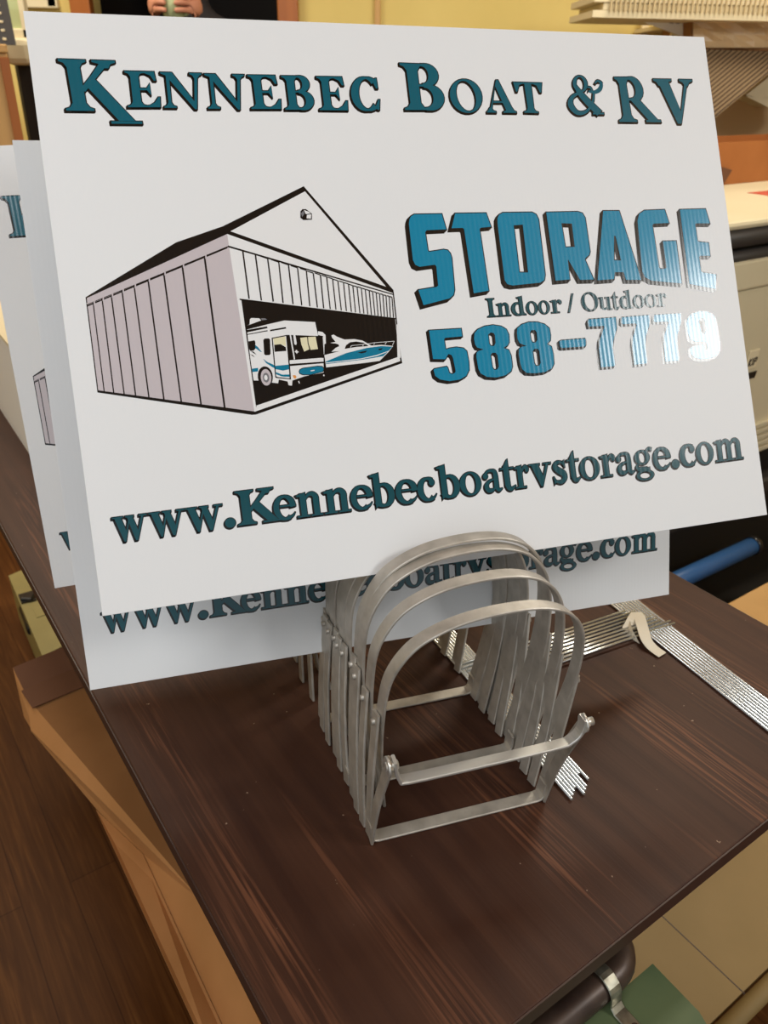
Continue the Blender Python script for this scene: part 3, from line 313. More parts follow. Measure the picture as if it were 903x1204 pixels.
def G_R(): return 1.0, [R(.12, 0, .33, 1), SF(.0, .46, .12, .33), SF(.0, .42, .12, .33, 1, -1), bowl(.42, .735, .25, .235, -95, 95, .22, .055), R(.3, .945, .46, 1), R(.3, .475, .46, .53), PL((.36, .50), (.58, .54), (1.0, .05), (.74, .05)), R(.68, 0, 1.06, .055)]
def G_C(): return .9, [bowl(.50, .5, .36, .47, 48, 312, .24, .06, 20), PL((.70, .88), (.80, .97), (.84, .97), (.86, .66), (.80, .66)), PL((.72, .10), (.80, .03), (.85, .03), (.89, .34), (.84, .34))]
def G_O(): return 1.0, [EL(.5, .5, .5, .53, .21, .06, rot=.16)]
def G_A(): return 1.0, [PL((.46, 1.04), (.54, 1.04), (.94, .04), (.68, .04), (.40, .84), (.17, .04), (.10, .04)), R(.26, .31, .70, .37), SF(.0, .32, .10, .18), SF(.56, 1.02, .70, .90)]
def G_T(): return .9, [R(.34, 0, .56, 1), SF(.2, .70, .34, .56), R(.04, .945, .86, 1), PL((.0, 1), (.04, .68), (.09, .68), (.18, .9), (.3, .95), (.3, 1)), PL((.9, 1), (.86, .68), (.81, .68), (.72, .9), (.6, .95), (.6, 1))]
def G_V(): return 1.0, [PL((.10, .97), (.37, .97), (.62, .27), (.80, .97), (.88, .97), (.60, -.02), (.50, -.02)), SF(.0, .46, .12, .32, 1, -1), SF(.66, 1.0, .79, .87, 1, -1)]
def G_amp(): return 1.0, [EL(.40, .79, .20, .22, .10, .05), sm([(.27, .72), (.45, .45), (.84, .03)], [.10, .17, .19]), sm([(.44, .60), (.16, .45), (.10, .24), (.26, .045), (.50, .08), (.68, .30), (.74, .56)], [.06, .10, .15, .12, .08, .06, .05]), R(.66, 0, .96, .05), sm([(.60, .60), (.78, .58), (.92, .66), (.97, .80), (.88, .87), (.80, .80)], [.05, .10, .12, .09, .06, .04]), sm([(.70, .62), (.66, .70), (.58, .70)], [.05, .05, .04])]
def G_I(): return .5, [R(.14, 0, .36, 1), SF(.0, .5, .14, .36), SF(.0, .5, .14, .36, 1, -1)]
def G_w(): return 1.2, [PL((.06, XH), (.30, XH), (.47, .22), (.40, -.02), (.33, -.02)), PL((.33, -.02), (.40, -.02), (.62, .62), (.56, .62)), PL((.50, XH), (.70, XH), (.88, .22), (.80, -.02), (.73, -.02)), PL((.74, -.02), (.82, -.02), (1.12, XH), (1.03, XH)), R(.0, XH-.05, .38, XH), R(.46, XH-.05, .76, XH), R(.94, XH-.05, 1.22, XH)]
def G_dot(): return .3, [EL(.15, .12, .15, .145, .2, .2)]
def G_e(): return .68, [bowl(.36, .35, .27, .33, 0, 300, .19, .075, 18), PL((.2, .375), (.2, .43), (.68, .43), (.68, .37)), sm([(.66, .38), (.62, .55), (.5, .655), (.36, .68)], [.14, .12, .09, .06]), sm([(.48, .06), (.60, .10), (.68, .19)], [.08, .06, .02])]
def G_n(): return .86, [R(.13, 0, .33, XH), PL((.0, XH-.04), (.33, XH+.02), (.33, XH-.1), (.05, XH-.1)), R(.0, 0, .42, .055), R(.56, 0, .76, .5), R(.46, 0, .86, .055), sm([(.30, .52), (.42, .64), (.56, .655), (.66, .56), (.66, .42)], [.08, .10, .14, .19, .20])]
def G_b(): return .78, [R(.12, .03, .32, 1.0), PL((.0, .97), (.32, 1.03), (.32, .9), (.04, .91)), PL((.12, -.03), (.12, .1), (.3, .1)), bowl(.40, .345, .27, .32, -150, 140, .21, .07, 18)]
def G_d(): return .80, [R(.46, .03, .66, 1.0), PL((.34, .97), (.66, 1.03), (.66, .9), (.38, .91)), PL((.5, 0), (.80, .0), (.80, .05), (.66, .09)), bowl(.38, .345, .27, .32, 40, 330, .21, .07, 18)]
def G_c(): return .66, [bowl(.37, .345, .27, .325, 52, 305, .21, .07, 18), EL(.53, .54, .105, .105, .2, .2), sm([(.48, .05), (.58, .09), (.66, .18)], [.08, .06, .02])]
def G_o(): return .74, [EL(.37, .345, .37, .37, .19, .06)]
def G_a(): return .74, [sm([(.12, .52), (.22, .64), (.40, .66), (.52, .56), (.52, .1)], [.10, .08, .10, .17, .19]), EL(.14, .51, .1, .095, .2, .2), sm([(.50, .40), (.26, .34), (.14, .20), (.20, .07), (.36, .06), (.50, .15)], [.05, .09, .17, .15, .1, .05]), sm([(.52, .14), (.60, .04), (.74, .08)], [.16, .12, .03])]
def G_t(): return .52, [R(.12, .12, .32, XH+.06), PL((.12, XH), (.32, XH), (.32, XH+.26), (.27, XH+.24), (.14, XH+.06)), R(.0, XH-.06, .50, XH), sm([(.22, .2), (.25, .07), (.36, .03), (.52, .12)], [.20, .17, .12, .03])]
def G_r(): return .62, [R(.13, 0, .33, XH), PL((.0, XH-.04), (.33, XH+.02), (.33, XH-.1), (.05, XH-.1)), R(.0, 0, .46, .055), sm([(.30, .46), (.38, .60), (.48, .65), (.57, .60)], [.06, .09, .13, .12]), EL(.54, .57, .085, .095, .2, .2)]
def G_v(): return .8, [PL((.06, XH), (.32, XH), (.50, .24), (.43, -.03), (.36, -.03)), PL((.36, -.03), (.43, -.03), (.72, XH), (.62, XH)), R(.0, XH-.05, .40, XH), R(.52, XH-.05, .80, XH)]
def G_s(): return .56, [sm([(.46, .55), (.36, .655), (.20, .64), (.13, .52), (.26, .39), (.42, .28), (.44, .13), (.30, .03), (.12, .07), (.06, .17)], [.05, .08, .13, .17, .20, .20, .17, .13, .08, .05]), PL((.42, .68), (.50, .71), (.50, .48), (.46, .48)), PL((.03, .22), (.07, .22), (.14, .03), (.05, -.03))]
def G_g(): return .74, [EL(.32, .47, .28, .24, .16, .055), sm([(.16, .27), (.08, .17), (.20, .10), (.46, .08)], [.06, .09, .13, .15]), EL(.36, -.11, .33, .17, .13, .055), sm([(.46, .62), (.58, .72), (.70, .70)], [.06, .1, .1]), R(.1, .03, .56, .13)]
def G_m(): return 1.30, G_n()[1] + [R(1.0, 0, 1.2, .5), R(.90, 0, 1.30, .055), sm([(.74, .52), (.86, .64), (1.0, .655), (1.10, .56), (1.10, .42)], [.08, .10, .14, .19, .20])]
def G_u(): return .86, [R(.10, .2, .30, XH), R(.0, XH-.055, .30, XH), R(.54, .04, .74, XH), R(.44, XH-.055, .74, XH), PL((.54, 0), (.86, 0), (.86, .05), (.74, .08), (.54, .1)), sm([(.20, .26), (.22, .1), (.34, .045), (.48, .08), (.58, .18)], [.20, .18, .12, .1, .06])]
def G_slash(): return .3, [PL((.0, -.02), (.09, -.02), (.34, 1.0), (.25, 1.0))]
GL = {'N': G_N, 'E': G_E, 'K': G_K, 'K*': lambda: G_K(.24), 'B': G_B, 'R': G_R, 'C': G_C, 'O': G_O, 'A': G_A, 'T': G_T, 'V': G_V, '&': G_amp, 'I': G_I, 'w': G_w, '.': G_dot, 'e': G_e, 'n': G_n, 'b': G_b, 'd': G_d, 'c': G_c, 'o': G_o, 'a': G_a, 't': G_t, 'r': G_r, 'v': G_v, 's': G_s, 'g': G_g, 'm': G_m, 'u': G_u, '/': G_slash}
STY = {'t': ('tealdark', .65, (-1.0, -1.2)), 'w': ('pine', .5, (-.9, -.9)), 'i': ('pine', .3, (-.4, -.4)), 'S': ('cyan', .75, (-3.1, -2.6)), 'D': ('cyan', .7, (-2.2, -1.6))}
def printed(bm, poly, holes, st, y0=.10, idx=0):
    c, g, (sx, sz) = STY[st]
    for k in (0, .25, .5, .75, 1): flat(bm, poly, holes, y0+.02*k, 0, sx*k, sz*k, g)
    flat(bm, poly, holes, y0+.14+.008*idx, 1, 0, 0, -.12)
def lettering(style, lo=0, hi=99):
    bm = bmesh.new()
    for st, ch, tl, tr, br, bl in [x for x in TEXTS if x[0] == style][lo:hi]:
        w0, pieces = GL[ch]()
        def mp(p):
            u, v = p[0]/w0, p[1]
            return tuple((bl[i]*(1-u)+br[i]*u)*(1-v)+(tl[i]*(1-u)+tr[i]*u)*v for i in (0, 1))
        for k, (po, ho) in enumerate(pieces): printed(bm, [mp(p) for p in po], [[mp(p) for p in h] for h in ho], st, .10, k)
    return bm
def picture():
    bm = bmesh.new(); names = ['black', 'white', 'lilac', 'grey', 'teal', 'cream', 'orange']; y = .10
    for st, po, hs in SHAPES:
        if st in names: flat(bm, po, hs, y, names.index(st)); y += .004
    return bm, names
def block(style):
    bm = bmesh.new()
    for st, po, hs in SHAPES:
        if st == style: printed(bm, po, hs, st)
    return bm
def make_sign():
    r = empty('yard_sign'); bm = bmesh.new(); box(bm, (0, ST/2, SH/2), (SW, ST, SH), bev=.0003)
    link('sign_board', bm, 'coroplast', r)
    for lo, hi in ((0, 8), (8, 12), (12, 13), (13, 15)): link('company_lettering', lettering('t', lo, hi), ['black', 'tealdark'], r)
    for n, st in (('website_lettering', 'w'), ('indoor_outdoor_lettering', 'i')): link(n, lettering(st), ['black', STY[st][0]], r)
    link('storage_lettering', block('S'), ['black', 'cyan'], r); link('phone_number', block('D'), ['black', 'cyan'], r)
    bm, names = picture(); link('storage_building_picture', bm, names, r); return r
def dup(root):
    c = root.copy(); COL.objects.link(c)
    for ch in list(root.children):
        d = ch.copy(); COL.objects.link(d); d.parent = c; d.matrix_parent_inverse = ch.matrix_parent_inverse.copy()
    return c
s1 = make_sign()
for i, (p, yw, tl, rl, sx, sz, lab) in enumerate((((.0772, .5666, .9742), .3066, .5312, 0, 0, 0, 'frontmost white yard sign, whole print visible, slotted between the metal stand arches'),
        ((.0284, .6244, .8442), .3141, .3256, -.016, .0023, -.0028, 'middle white yard sign close behind the front one, lower, its website line showing beneath it'),
        ((-.0674, .7897, .8511), .2753, .3959, .0467, 0, -.0134, 'rearmost white yard sign, at the left edge, mostly hidden behind the other two'))):
    o = s1 if i == 0 else dup(s1); o.rotation_mode = 'XYZ'
    o.matrix_world = Matrix.Translation(p) @ Matrix.Rotation(yw, 4, 'Z') @ Matrix.Rotation(-tl, 4, 'X') @ Matrix.Rotation(-rl, 4, 'Y')
    for ch in o.children:
        if not ch.name.startswith('sign_board'): ch.location = (sx, 0, sz)
    tag(o, lab, 'sign', 'stacked yard signs for a boat and vehicle storage')
# ------------------------------------------------------------ metal stands
YAW = math.radians(17.7); SU = V3((math.cos(YAW), math.sin(YAW), 0)); SV = V3((-math.sin(YAW), math.cos(YAW), 0))
SO = V3((-.0044, .4655, .75)) + SU*.08
def sp(u, v, z): return SU*u + SV*v + V3((0, 0, z))
BASE = [0, .0135, .0285, .045, .062, .080, .098, .116, .136, .151, .181, .213, .248, .285, .325, .385]
TOPV = [-.011, .0255, .053, .062, .098, .110, .122, .136, .150, .163, .222, .243, .262, .29, .325, .405]
ARCH = [(-.060, 0), (-.066, .05), (-.070, .10), (-.071, .148), (-.068, .180), (-.057, .205), (-.041, .2205), (-.014, .2315), (.0205, .2350), (.052, .2315), (.077, .218), (.093, .192), (.1005, .150), (.100, .10), (.094, .05), (.086, 0)]
for i, (b0, tv) in enumerate(zip(BASE, TOPV)):
    jit = random.uniform(-.002, .002); sh = -.016*(b0/.25) + jit; zs = (.985, 1.01, 1.05, 1.07)[i] if i < 4 else 1.0 if i < 10 else .90
    if i == 14 or i == 15: sh -= .03
    if i > 12: zs = .82
    fv = b0 + (.032, .032, .032, .032, .032, .026, .018, .008, -.002, -.016)[i] if i < 10 else b0 + .014
    if i == 15: fv = .40
    r = empty('sign_stand', SO + sp(0, b0, 0))
    def lp(u, v, z): return sp(u+sh, v-b0, z*zs)
    def av(z): return fv + (tv-fv)*z/.235
    cen = catmull([(u, z, 0) for u, z in ARCH], 5)
    bm = bmesh.new(); lean = (lp(0, tv, .235)-lp(0, fv, 0)).normalized(); wd = (SV*math.cos(.14) - SU*math.sin(.14))
    ribbon(bm, [lp(c.x, av(c.y), c.y+.0015) for c in cen], wd, .0122, .0026); link('arch', bm, 'alu', r)
    for s in (-1, 1):
        zr = .128; ur = -.0745 if s < 0 else .1045; ub = -.0815 if s < 0 else .0835
        a, b1 = lp(ub, b0+.001, .001/zs), lp(ur, av(zr), zr+.009); mid = (a+b1)/2 + sp(s*.002, random.uniform(-.002, .002), 0)
        bm = bmesh.new(); ribbon(bm, catmull([a, mid, b1], 4), SV*math.cos(.12) - SU*math.sin(.12), .0115, .0024); st_ = link('side_strut', bm, 'alu', r)
        bm = bmesh.new(); c = lp(ur, av(zr), zr); tube(bm, [c-SU*.0045, c+SU*.0045], .0026, 10); link('rivet', bm, 'alu', st_)
    if i in (0, 4, 9):
        bm = bmesh.new(); z0 = .0016/zs
        pts = [(-.0815, .02), (-.0815, .006), (-.079, .0022), (-.075, .001), (0, .001), (.077, .001), (.081, .0022), (.0835, .006), (.0835, .02)]
        ribbon(bm, [lp(u, b0-.002, z+.0006) for u, z in pts], SV, .0125, .0024); link('base_bar', bm, 'alu', r)
    if i == 0:
        lv, lz = -.036, .100
        bm = bmesh.new(); pts = [(-.0735, .130), (-.0725, .118), (-.069, .109), (-.062, .105), (0, .1045), (.068, .105), (.079, .1075), (.086, .114), (.0885, .124), (.0885, .130)]
        ribbon(bm, [lp(u, lv, z) for u, z in [(c.x, c.y) for c in catmull([(a, b2, 0) for a, b2 in pts], 3)]], SV, .0100, .0030); lg = link('ledge', bm, 'alu_end', r); lg['label'] = 'bright front ledge with curled up ends'
        for u, ub in ((-.0765, -.0815), (.0915, .0835)):
            bm = bmesh.new(); ribbon(bm, catmull([lp(ub, -.004, .002), lp((u+ub)/2, -.014, .06), lp(u, lv, .127)], 4), SV, .0125, .0024); link('side_arm', bm, 'alu', r)
            bm = bmesh.new(); c = lp(u, lv, .124); tube(bm, [c-SU*.004, c+SU*.006], .0036, 12); tube(bm, [c-SU*.0032, c-SU*.0012], .0078, 16); link('rivet', bm, 'alu_end', lg)
    where = ['at the very front of the row, with the curled ledge', 'second from the front, its whole arch seen', 'third from the front, arch standing before the front sign', 'fourth from the front, arch touching the front sign',
             'just behind the front sign, with its own base bar', 'second behind the front sign', 'third behind the front sign', 'fourth behind the front sign', 'fifth behind the front sign', 'last before the middle sign, with a rear base bar',
             'just behind the middle sign, feet showing under it', 'second behind the middle sign, feet showing', 'third behind the middle sign, feet showing at its lower edge', 'fourth behind the middle sign, hidden', 'fifth behind the middle sign, hidden', 'behind the rearmost sign'][i]
    tag(r, 'flat aluminium bar sign stand ' + where, 'sign stand', 'aluminium stands standing in a row on the table')
# ------------------------------------------------------------ wire stakes
DW = V3((.454, -.891, 0)).normalized(); NW = V3((.891, .454, 0)).normalized()
sk = None
for i in range(9):
    nC, nR = .3905+.0036*i, .6290+.0044*i; tf = -.372-.003*(i % 4) - (.012 if i > 6 else 0); zc = .7522
    def wp(n, t, z): return NW*n + DW*t + V3((0, 0, z))
    lift = .0040*(i % 2)*0
    r = empty('wire_stake', wp((nC+nR)/2, -.7, .75)); o0 = V3(r.location)
    for n, te in ((nC, tf), (nR, tf+.05+.003*(i % 3))):
        bm = bmesh.new(); tube(bm, [wp(n+(.0016*(i-4) if n == nC and i < 7 else 0)*0, te, zc+lift)-o0, wp(n, -1.12, zc+lift)-o0], .0017, 8); link('leg_wire', bm, 'wire', r)
    for k, tcx in enumerate((-.575+.0056*i, -.98+.0056*i)):
        bm = bmesh.new(); tube(bm, [wp(nC-.002, tcx, zc+.0036)-o0, wp(nR+.002+.003*((i*5) % 3), tcx, zc+.0036)-o0], .0017, 8); link('cross_wire', bm, 'wire', r)
    tag(r, 'galvanised H-shaped wire sign stake, ' + ['innermost, nearest the metal stands', 'second from the innermost', 'third from the innermost', 'fourth from the innermost', 'in the middle of the bundle', 'fourth from the outermost', 'third from the outermost', 'second from the outermost', 'outermost, nearest the far table edge'][i], 'wire stake', 'bundle of wire sign stakes')
tp = empty('tape_wrap', (.313, .76, .7575)); tag(tp, 'torn strip of cream masking tape wrapped round the wire stakes', 'tape')
def zz(x, y, z): return atz(x, y, z) - V3(tp.location)
bm = bmesh.new(); ribbon(bm, catmull([zz(737, 742, .7545), zz(744, 730, .7595), zz(750, 722, .7600), zz(755, 736, .7600), zz(760, 752, .7575), zz(768, 762, .7535), zz(779, 770, .7525)], 4), NW, .014, .0004, .0001); link('tape_strip', bm, 'tape', tp)
bm = bmesh.new(); prism(bm, [zz(739, 725, .7602), zz(744, 742, .760), zz(752, 757, .7525), zz(741, 750, .7525), zz(735, 742, .7525)], (0, 0, .0004)); link('tape_flap', bm, 'tape', tp)
# ------------------------------------------------------------ left: carton, olive case, white carton
ct = empty('cardboard_carton', atz(150, 960, .0)); tag(ct, 'long open brown cardboard carton on the floor beside the left table edge', 'carton')
def slab(name, pts, mt, par, th=-.004):
    o = V3(par.location); bm = bmesh.new(); prism(bm, [V3(p)-o for p in pts], (0, 0, th)); return link(name, bm, mt, par)
z = .45
slab('top_panel', [atz(33, 822, z), atz(150, 770, z), atz(420, 1060, z), atz(232, 1054, z)], 'board', ct)
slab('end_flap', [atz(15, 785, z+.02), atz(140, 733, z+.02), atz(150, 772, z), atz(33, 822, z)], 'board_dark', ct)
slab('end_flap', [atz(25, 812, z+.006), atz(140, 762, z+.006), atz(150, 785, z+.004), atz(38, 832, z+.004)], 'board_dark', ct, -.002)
slab('side_flap', [atz(33, 822, z), atz(232, 1054, z), atz(168, 1003, z-.05), atz(115, 952, z-.05), atz(36, 858, z-.02)], 'board_lit', ct, -.003)
slab('side_flap', [atz(15, 785, z+.02), atz(33, 822, z), atz(40, 862, z-.03), atz(28, 842, z-.03)], 'board_lit', ct, -.003)
slab('lower_flap', [atz(113, 952, z-.055), atz(168, 1004, z-.05), atz(300, 1290, z-.05), atz(268, 1290, z-.03), ], 'board_lit', ct, -.003)
slab('lower_panel', [atz(168, 1004, z-.052), atz(232, 1054, z-.006), atz(350, 1290, z-.006), atz(292, 1290, z-.06)], 'board_lit', ct, -.003)
bm = bmesh.new(); o = V3(ct.location)
sh_ = NV*.15-DV*.03
prism(bm, [atz(60, 850, z-.03)-o+sh_, atz(150, 800, z-.03)-o+sh_, atz(310, 1050, z-.03)-o+sh_, atz(330, 1240, z-.03)-o+sh_, atz(268, 1240, z-.03)-o+sh_], (0, 0, -(z-.03))); link('carton_body', bm, 'board', ct)
oc = empty('storage_case', atz(40, 715, 0)); tag(oc, 'olive beige case with black latches on the floor left of the table', 'case')
o = V3(oc.location); z = .14
bm = bmesh.new(); prism(bm, [atz(10, 677, z)-o, atz(60, 655, z)-o, atz(110, 740, z)-o, atz(50, 772, z)-o], (0, 0, -z)); link('case_body', bm, 'olive', oc)
bm = bmesh.new(); prism(bm, [atz(37, 712, z+.002)-o, atz(78, 700, z+.002)-o, atz(86, 712, z+.002)-o, atz(43, 726, z+.002)-o], (0, 0, -.01)); link('case_hinge', bm, 'olive', oc)
bm = bmesh.new(); prism(bm, [atz(21, 699, z+.004)-o, atz(39, 694, z+.004)-o, atz(43, 705, z+.004)-o, atz(25, 709, z+.004)-o], (0, 0, -.012)); box(bm, atz(33, 702, z+.006)-o, (.03, .03, .012), bev=.004); link('latch', bm, 'blackp', oc)
bm = bmesh.new(); tube(bm, [atz(28, 715, z-.03)-o, atz(34, 730, z-.03)-o, atz(38, 742, z-.03)-o], .012, 10); link('handle', bm, 'blackp', oc)
wb = empty('white_carton', V3((-.62, 1.45, .75))); tag(wb, 'white carton standing on the far left end of the walnut table', 'carton')
a, b1 = atz(-22, 447, .75), atz(34, 533, .75); dv = (b1-a).normalized(); nv = V3((-dv.y, dv.x, 0)); nv = nv if nv.y > 0 else -nv
bm = bmesh.new(); o = V3(wb.location); prism(bm, [a-o-dv*.0, b1-o+dv*.05, b1-o+dv*.05+nv*.22, a-o+nv*.22], (0, 0, .20)); link('carton_body', bm, 'whitebox', wb)
bm = bmesh.new(); prism(bm, [a-o-dv*.003-nv*.003+V3((0, 0, .2)), b1-o+dv*.053-nv*.003+V3((0, 0, .2)), b1-o+dv*.053+nv*.223+V3((0, 0, .2)), a-o-dv*.003+nv*.223+V3((0, 0, .2))], (0, 0, .006)); link('carton_lid', bm, 'creamboard', wb)
# ------------------------------------------------------------ far left: cabinet, telephone, chair, screen
YC = 2.45
zt = aty(5, 52, YC).z; cnr = aty(17, 110, YC)
cb = empty('wooden_cabinet', (cnr.x, cnr.y, 0), (0, 0, .42)); tag(cb, 'tan wooden cabinet at the left edge with a black telephone on it', 'cabinet')
bm = bmesh.new(); box(bm, (-.25, .15, (zt-.02)/2), (.5, .3, zt-.02), bev=.004); link('cabinet_body', bm, 'tan', cb)
bm = bmesh.new(); box(bm, (-.25, .145, zt-.01), (.505, .31, .02), bev=.003); link('cabinet_top', bm, 'tan', cb)
bm = bmesh.new(); box(bm, (-.010, -.004, zt/2), (.024, .012, zt-.06), bev=.002); link('corner_strip', bm, 'casing', cb)
pp_ = aty(4, 50, YC+.03)
ph = empty('desk_telephone', (pp_.x-.085, pp_.y+.05, zt), (0, 0, .42)); tag(ph, 'black telephone with a keypad on the tan cabinet, at the left edge', 'telephone')
bm = bmesh.new(); prism(bm, [(-.09, -.03, 0), (.09, -.03, 0), (.09, .08, .115), (-.09, .08, .115)], (0, .05, 0)); link('phone_body', bm, 'dark', ph)
bm = bmesh.new()
for r_ in range(5):
    for c in range(4): zq = .014+r_*.021; box(bm, (.000+c*.021, -.03+zq*.96-.002, zq), (.010, .005, .006), bev=.001)
link('keypad', bm, 'creamboard', ph)
bm = bmesh.new(); box(bm, (-.055, .0, .07), (.045, .03, .13), bev=.008); link('handset', bm, 'dark', ph)
gs = empty('framed_glass_panel', (aty(17, 30, 2.75).x, 2.75, 0)); tag(gs, 'pale green glass panel in a cream frame, behind the cabinet beside the dark chair', 'glass panel')
zb = aty(17, 36, 2.75).z
bm = bmesh.new(); box(bm, (0, 0, zb+.2), (.05, .01, .4)); link('glass', bm, 'mug', gs)
bm = bmesh.new()
for x in (-.035, .035): box(bm, (x, 0, zb+.2), (.018, .03, .44), bev=.003)
box(bm, (0, 0, zb-.01), (.09, .03, .03), bev=.003); box(bm, (0, 0, zb+.41), (.09, .03, .03), bev=.003); link('panel_frame', bm, 'creamboard', gs)
bm = bmesh.new(); box(bm, (.01, -.01, zb-.055), (.085, .07, .07), bev=.018); link('panel_stand', bm, 'creamboard', gs)
bm = bmesh.new(); box(bm, (0.01, .02, (zb-.08)/2), (.05, .03, zb-.08)); link('stand_post', bm, 'dark', gs)
oc2 = empty('office_chair', (aty(24, 110, 2.85).x+.22, 2.85, 0)); tag(oc2, 'black high-backed office chair behind the signs, beside the tan cabinet', 'chair')
zt2 = aty(35, 60, 2.7).z
bm = bmesh.new(); box(bm, (0, 0, zt2-.35), (.44, .08, .70), bev=.035); link('backrest', bm, 'blackp', oc2, True)
bm = bmesh.new(); box(bm, (0, -.02, .47), (.48, .30, .09), bev=.04); link('seat', bm, 'blackp', oc2, True)
bm = bmesh.new(); tube(bm, [(0, 0, .05), (0, 0, .44)], .028, 12)
for k in range(5): a = k*2*math.pi/5; tube(bm, [(0, 0, .08), (.17*math.cos(a), .17*math.sin(a), .03)], .02, 8)
link('base', bm, 'blackp', oc2)
# ------------------------------------------------------------ person in the doorway
px, py = aty(205, 6, 3.05).x, 3.05; pe = empty('person', (px, py+.28, 0)); tag(pe, 'person in dark clothes in the dark doorway, hands raised round a pale green mug', 'person')
def skin(name, J, E, mt, par, lv=2):
    me = bpy.data.meshes.new(name); me.from_pydata([j[0] for j in J], E, []); ob = bpy.data.objects.new(name, me); COL.objects.link(ob); ob.parent = par; me.materials.append(M[mt])
    md = ob.modifiers.new('s', 'SKIN')
    for k, j in enumerate(J): me.skin_vertices[0].data[k].radius = (j[1], j[1]); me.skin_vertices[0].data[k].use_root = k == 0
    ob.modifiers.new('u', 'SUBSURF').levels = lv; ob.modifiers['u'].render_levels = lv
    dg = bpy.context.evaluated_depsgraph_get(); m2 = bpy.data.meshes.new_from_object(ob.evaluated_get(dg)); ob.modifiers.clear(); ob.data = m2
    for p in m2.polygons: p.use_smooth = True
    return ob
hz = aty(205, 6, 3.05).z
J = [((0, 0, .95), .15), ((0, 0, 1.15), .14), ((0, 0, 1.38), .15), ((0, 0, 1.50), .06), ((0, -.01, 1.57), .055), ((0, -.01, 1.66), .095), ((0, -.005, 1.75), .08),
     ((-.19, 0, 1.42), .06), ((-.25, -.05, 1.18), .045), ((-.09, -.26, hz-.04), .034), ((.19, 0, 1.42), .06), ((.25, -.05, 1.18), .045), ((.09, -.26, hz-.04), .034),
     ((-.10, 0, .85), .10), ((-.11, 0, .48), .07), ((-.11, .02, .07), .045), ((-.11, -.12, .035), .035), ((.10, 0, .85), .10), ((.11, 0, .48), .07), ((.11, .02, .07), .045), ((.11, -.12, .035), .035)]
E_ = [(0, 1), (1, 2), (2, 3), (3, 4), (4, 5), (5, 6), (2, 7), (7, 8), (8, 9), (2, 10), (10, 11), (11, 12), (0, 13), (13, 14), (14, 15), (15, 16), (0, 17), (17, 18), (18, 19), (19, 20)]
skin('body', J, E_, 'cloth', pe)
bm = bmesh.new(); bmesh.ops.create_icosphere(bm, subdivisions=3, radius=.1, matrix=Matrix.Translation((0, -.03, 1.68)) @ Matrix.Diagonal((.80, .92, 1.15, 1))); 
bmesh.ops.create_icosphere(bm, subdivisions=2, radius=.016, matrix=Matrix.Translation((0, -.13, 1.67)) @ Matrix.Diagonal((1, 1.2, 1.5, 1))); link('face', bm, 'skin', pe, True)
bm = bmesh.new()
for s in (-1, 1): bmesh.ops.create_icosphere(bm, subdivisions=2, radius=.011, matrix=Matrix.Translation((.034*s, -.108, 1.70)))
box(bm, (0, -.118, 1.625), (.045, .012, .008), bev=.003); link('eyes_and_mouth', bm, 'dark', pe, True)
bm = bmesh.new(); bmesh.ops.create_icosphere(bm, subdivisions=3, radius=.105, matrix=Matrix.Translation((0, .0, 1.72)) @ Matrix.Diagonal((.86, .95, 1.0, 1))); link('hair', bm, 'dark', pe, True)
for s in (-1, 1):
    Jh = [((.075*s, -.265, hz-.035), .024), ((.062*s, -.275, hz+.01), .030), ((.055*s, -.285, hz+.04), .026)]; Eh = [(0, 1), (1, 2)]
    for k in range(4):
        b0 = len(Jh); zf = hz+.045-.02*k; Jh += [((.052*s, -.31, zf), .0095), ((.034*s, -.335, zf), .009), ((.012*s, -.342, zf-.003), .008)]; Eh += [(1 if k > 1 else 2, b0), (b0, b0+1), (b0+1, b0+2)]
    b0 = len(Jh); Jh += [((.046*s, -.262, hz+.05), .011), ((.024*s, -.262, hz+.062), .009)]; Eh += [(2, b0), (b0, b0+1)]
    skin('hand', Jh, Eh, 'skin', pe, 1)
mg = empty('mug', (px, py+.28-.30, hz-.03)); tag(mg, 'pale green mug held up in both hands in the doorway', 'mug')
bm = bmesh.new(); bmesh.ops.create_cone(bm, cap_ends=True, segments=24, radius1=.032, radius2=.036, depth=.09, matrix=Matrix.Translation((0, 0, .03))); link('mug_body', bm, 'mug', mg, True)
bm = bmesh.new(); tube(bm, [(.03+.028*math.sin(a), 0, .03+.028*math.cos(a)) for a in [k*math.pi/8 for k in range(9)]], .005, 8); link('mug_handle', bm, 'mug', mg)
# ------------------------------------------------------------ large-format printer
PT = -1.04
pr = empty('plan_printer', nt(1.9, PT-.3, 0)); tag(pr, 'cream wide-format printer on a black base beyond the right table edge', 'printer')
def nz_(x, y, t=PT): p = att(x, y, t); return p.dot(NV), p.z
zl, zs0, zs1, zp, zk = nz_(858, 262)[1], nz_(862, 268)[1], nz_(866, 314)[1], nz_(870, 342)[1], nz_(893, 533)[1]
N0, N1 = 1.15, 2.75
def pb(name, mt, *bx, bev=.006):
    bm = bmesh.new()
    for b_ in bx: ntbox(bm, *b_, bev=bev)
    o = P(link(name, bm, mt), pr); return o
pb('body', 'printer', (N0, N1, PT-.62, PT-.004, zk, zp-.002)); pb('upper_body', 'printer', (N0+.01, N1-.01, PT-.62, PT-.07, zs1-.02, zl-.012))
pb('front_panel', 'printer', (N0, N1, PT-.05, PT+.008, zp+.001, zs1+.012)); pb('lid', 'printer', (N0-.004, N1, PT-.64, PT+.004, zl-.018, zl), bev=.008)
pb('roll_slot', 'blackp', (N0+.02, N1-.02, PT-.075, PT-.022, zs1, zl-.018)); 
bm = bmesh.new(); zm = (zs1+zl)/2
for zc, r_ in ((zm+.012, .022), (zm-.032, .016)): tube(bm, [nt(N0+.03, PT-.012, zc), nt(N1-.03, PT-.012, zc)], r_, 12)
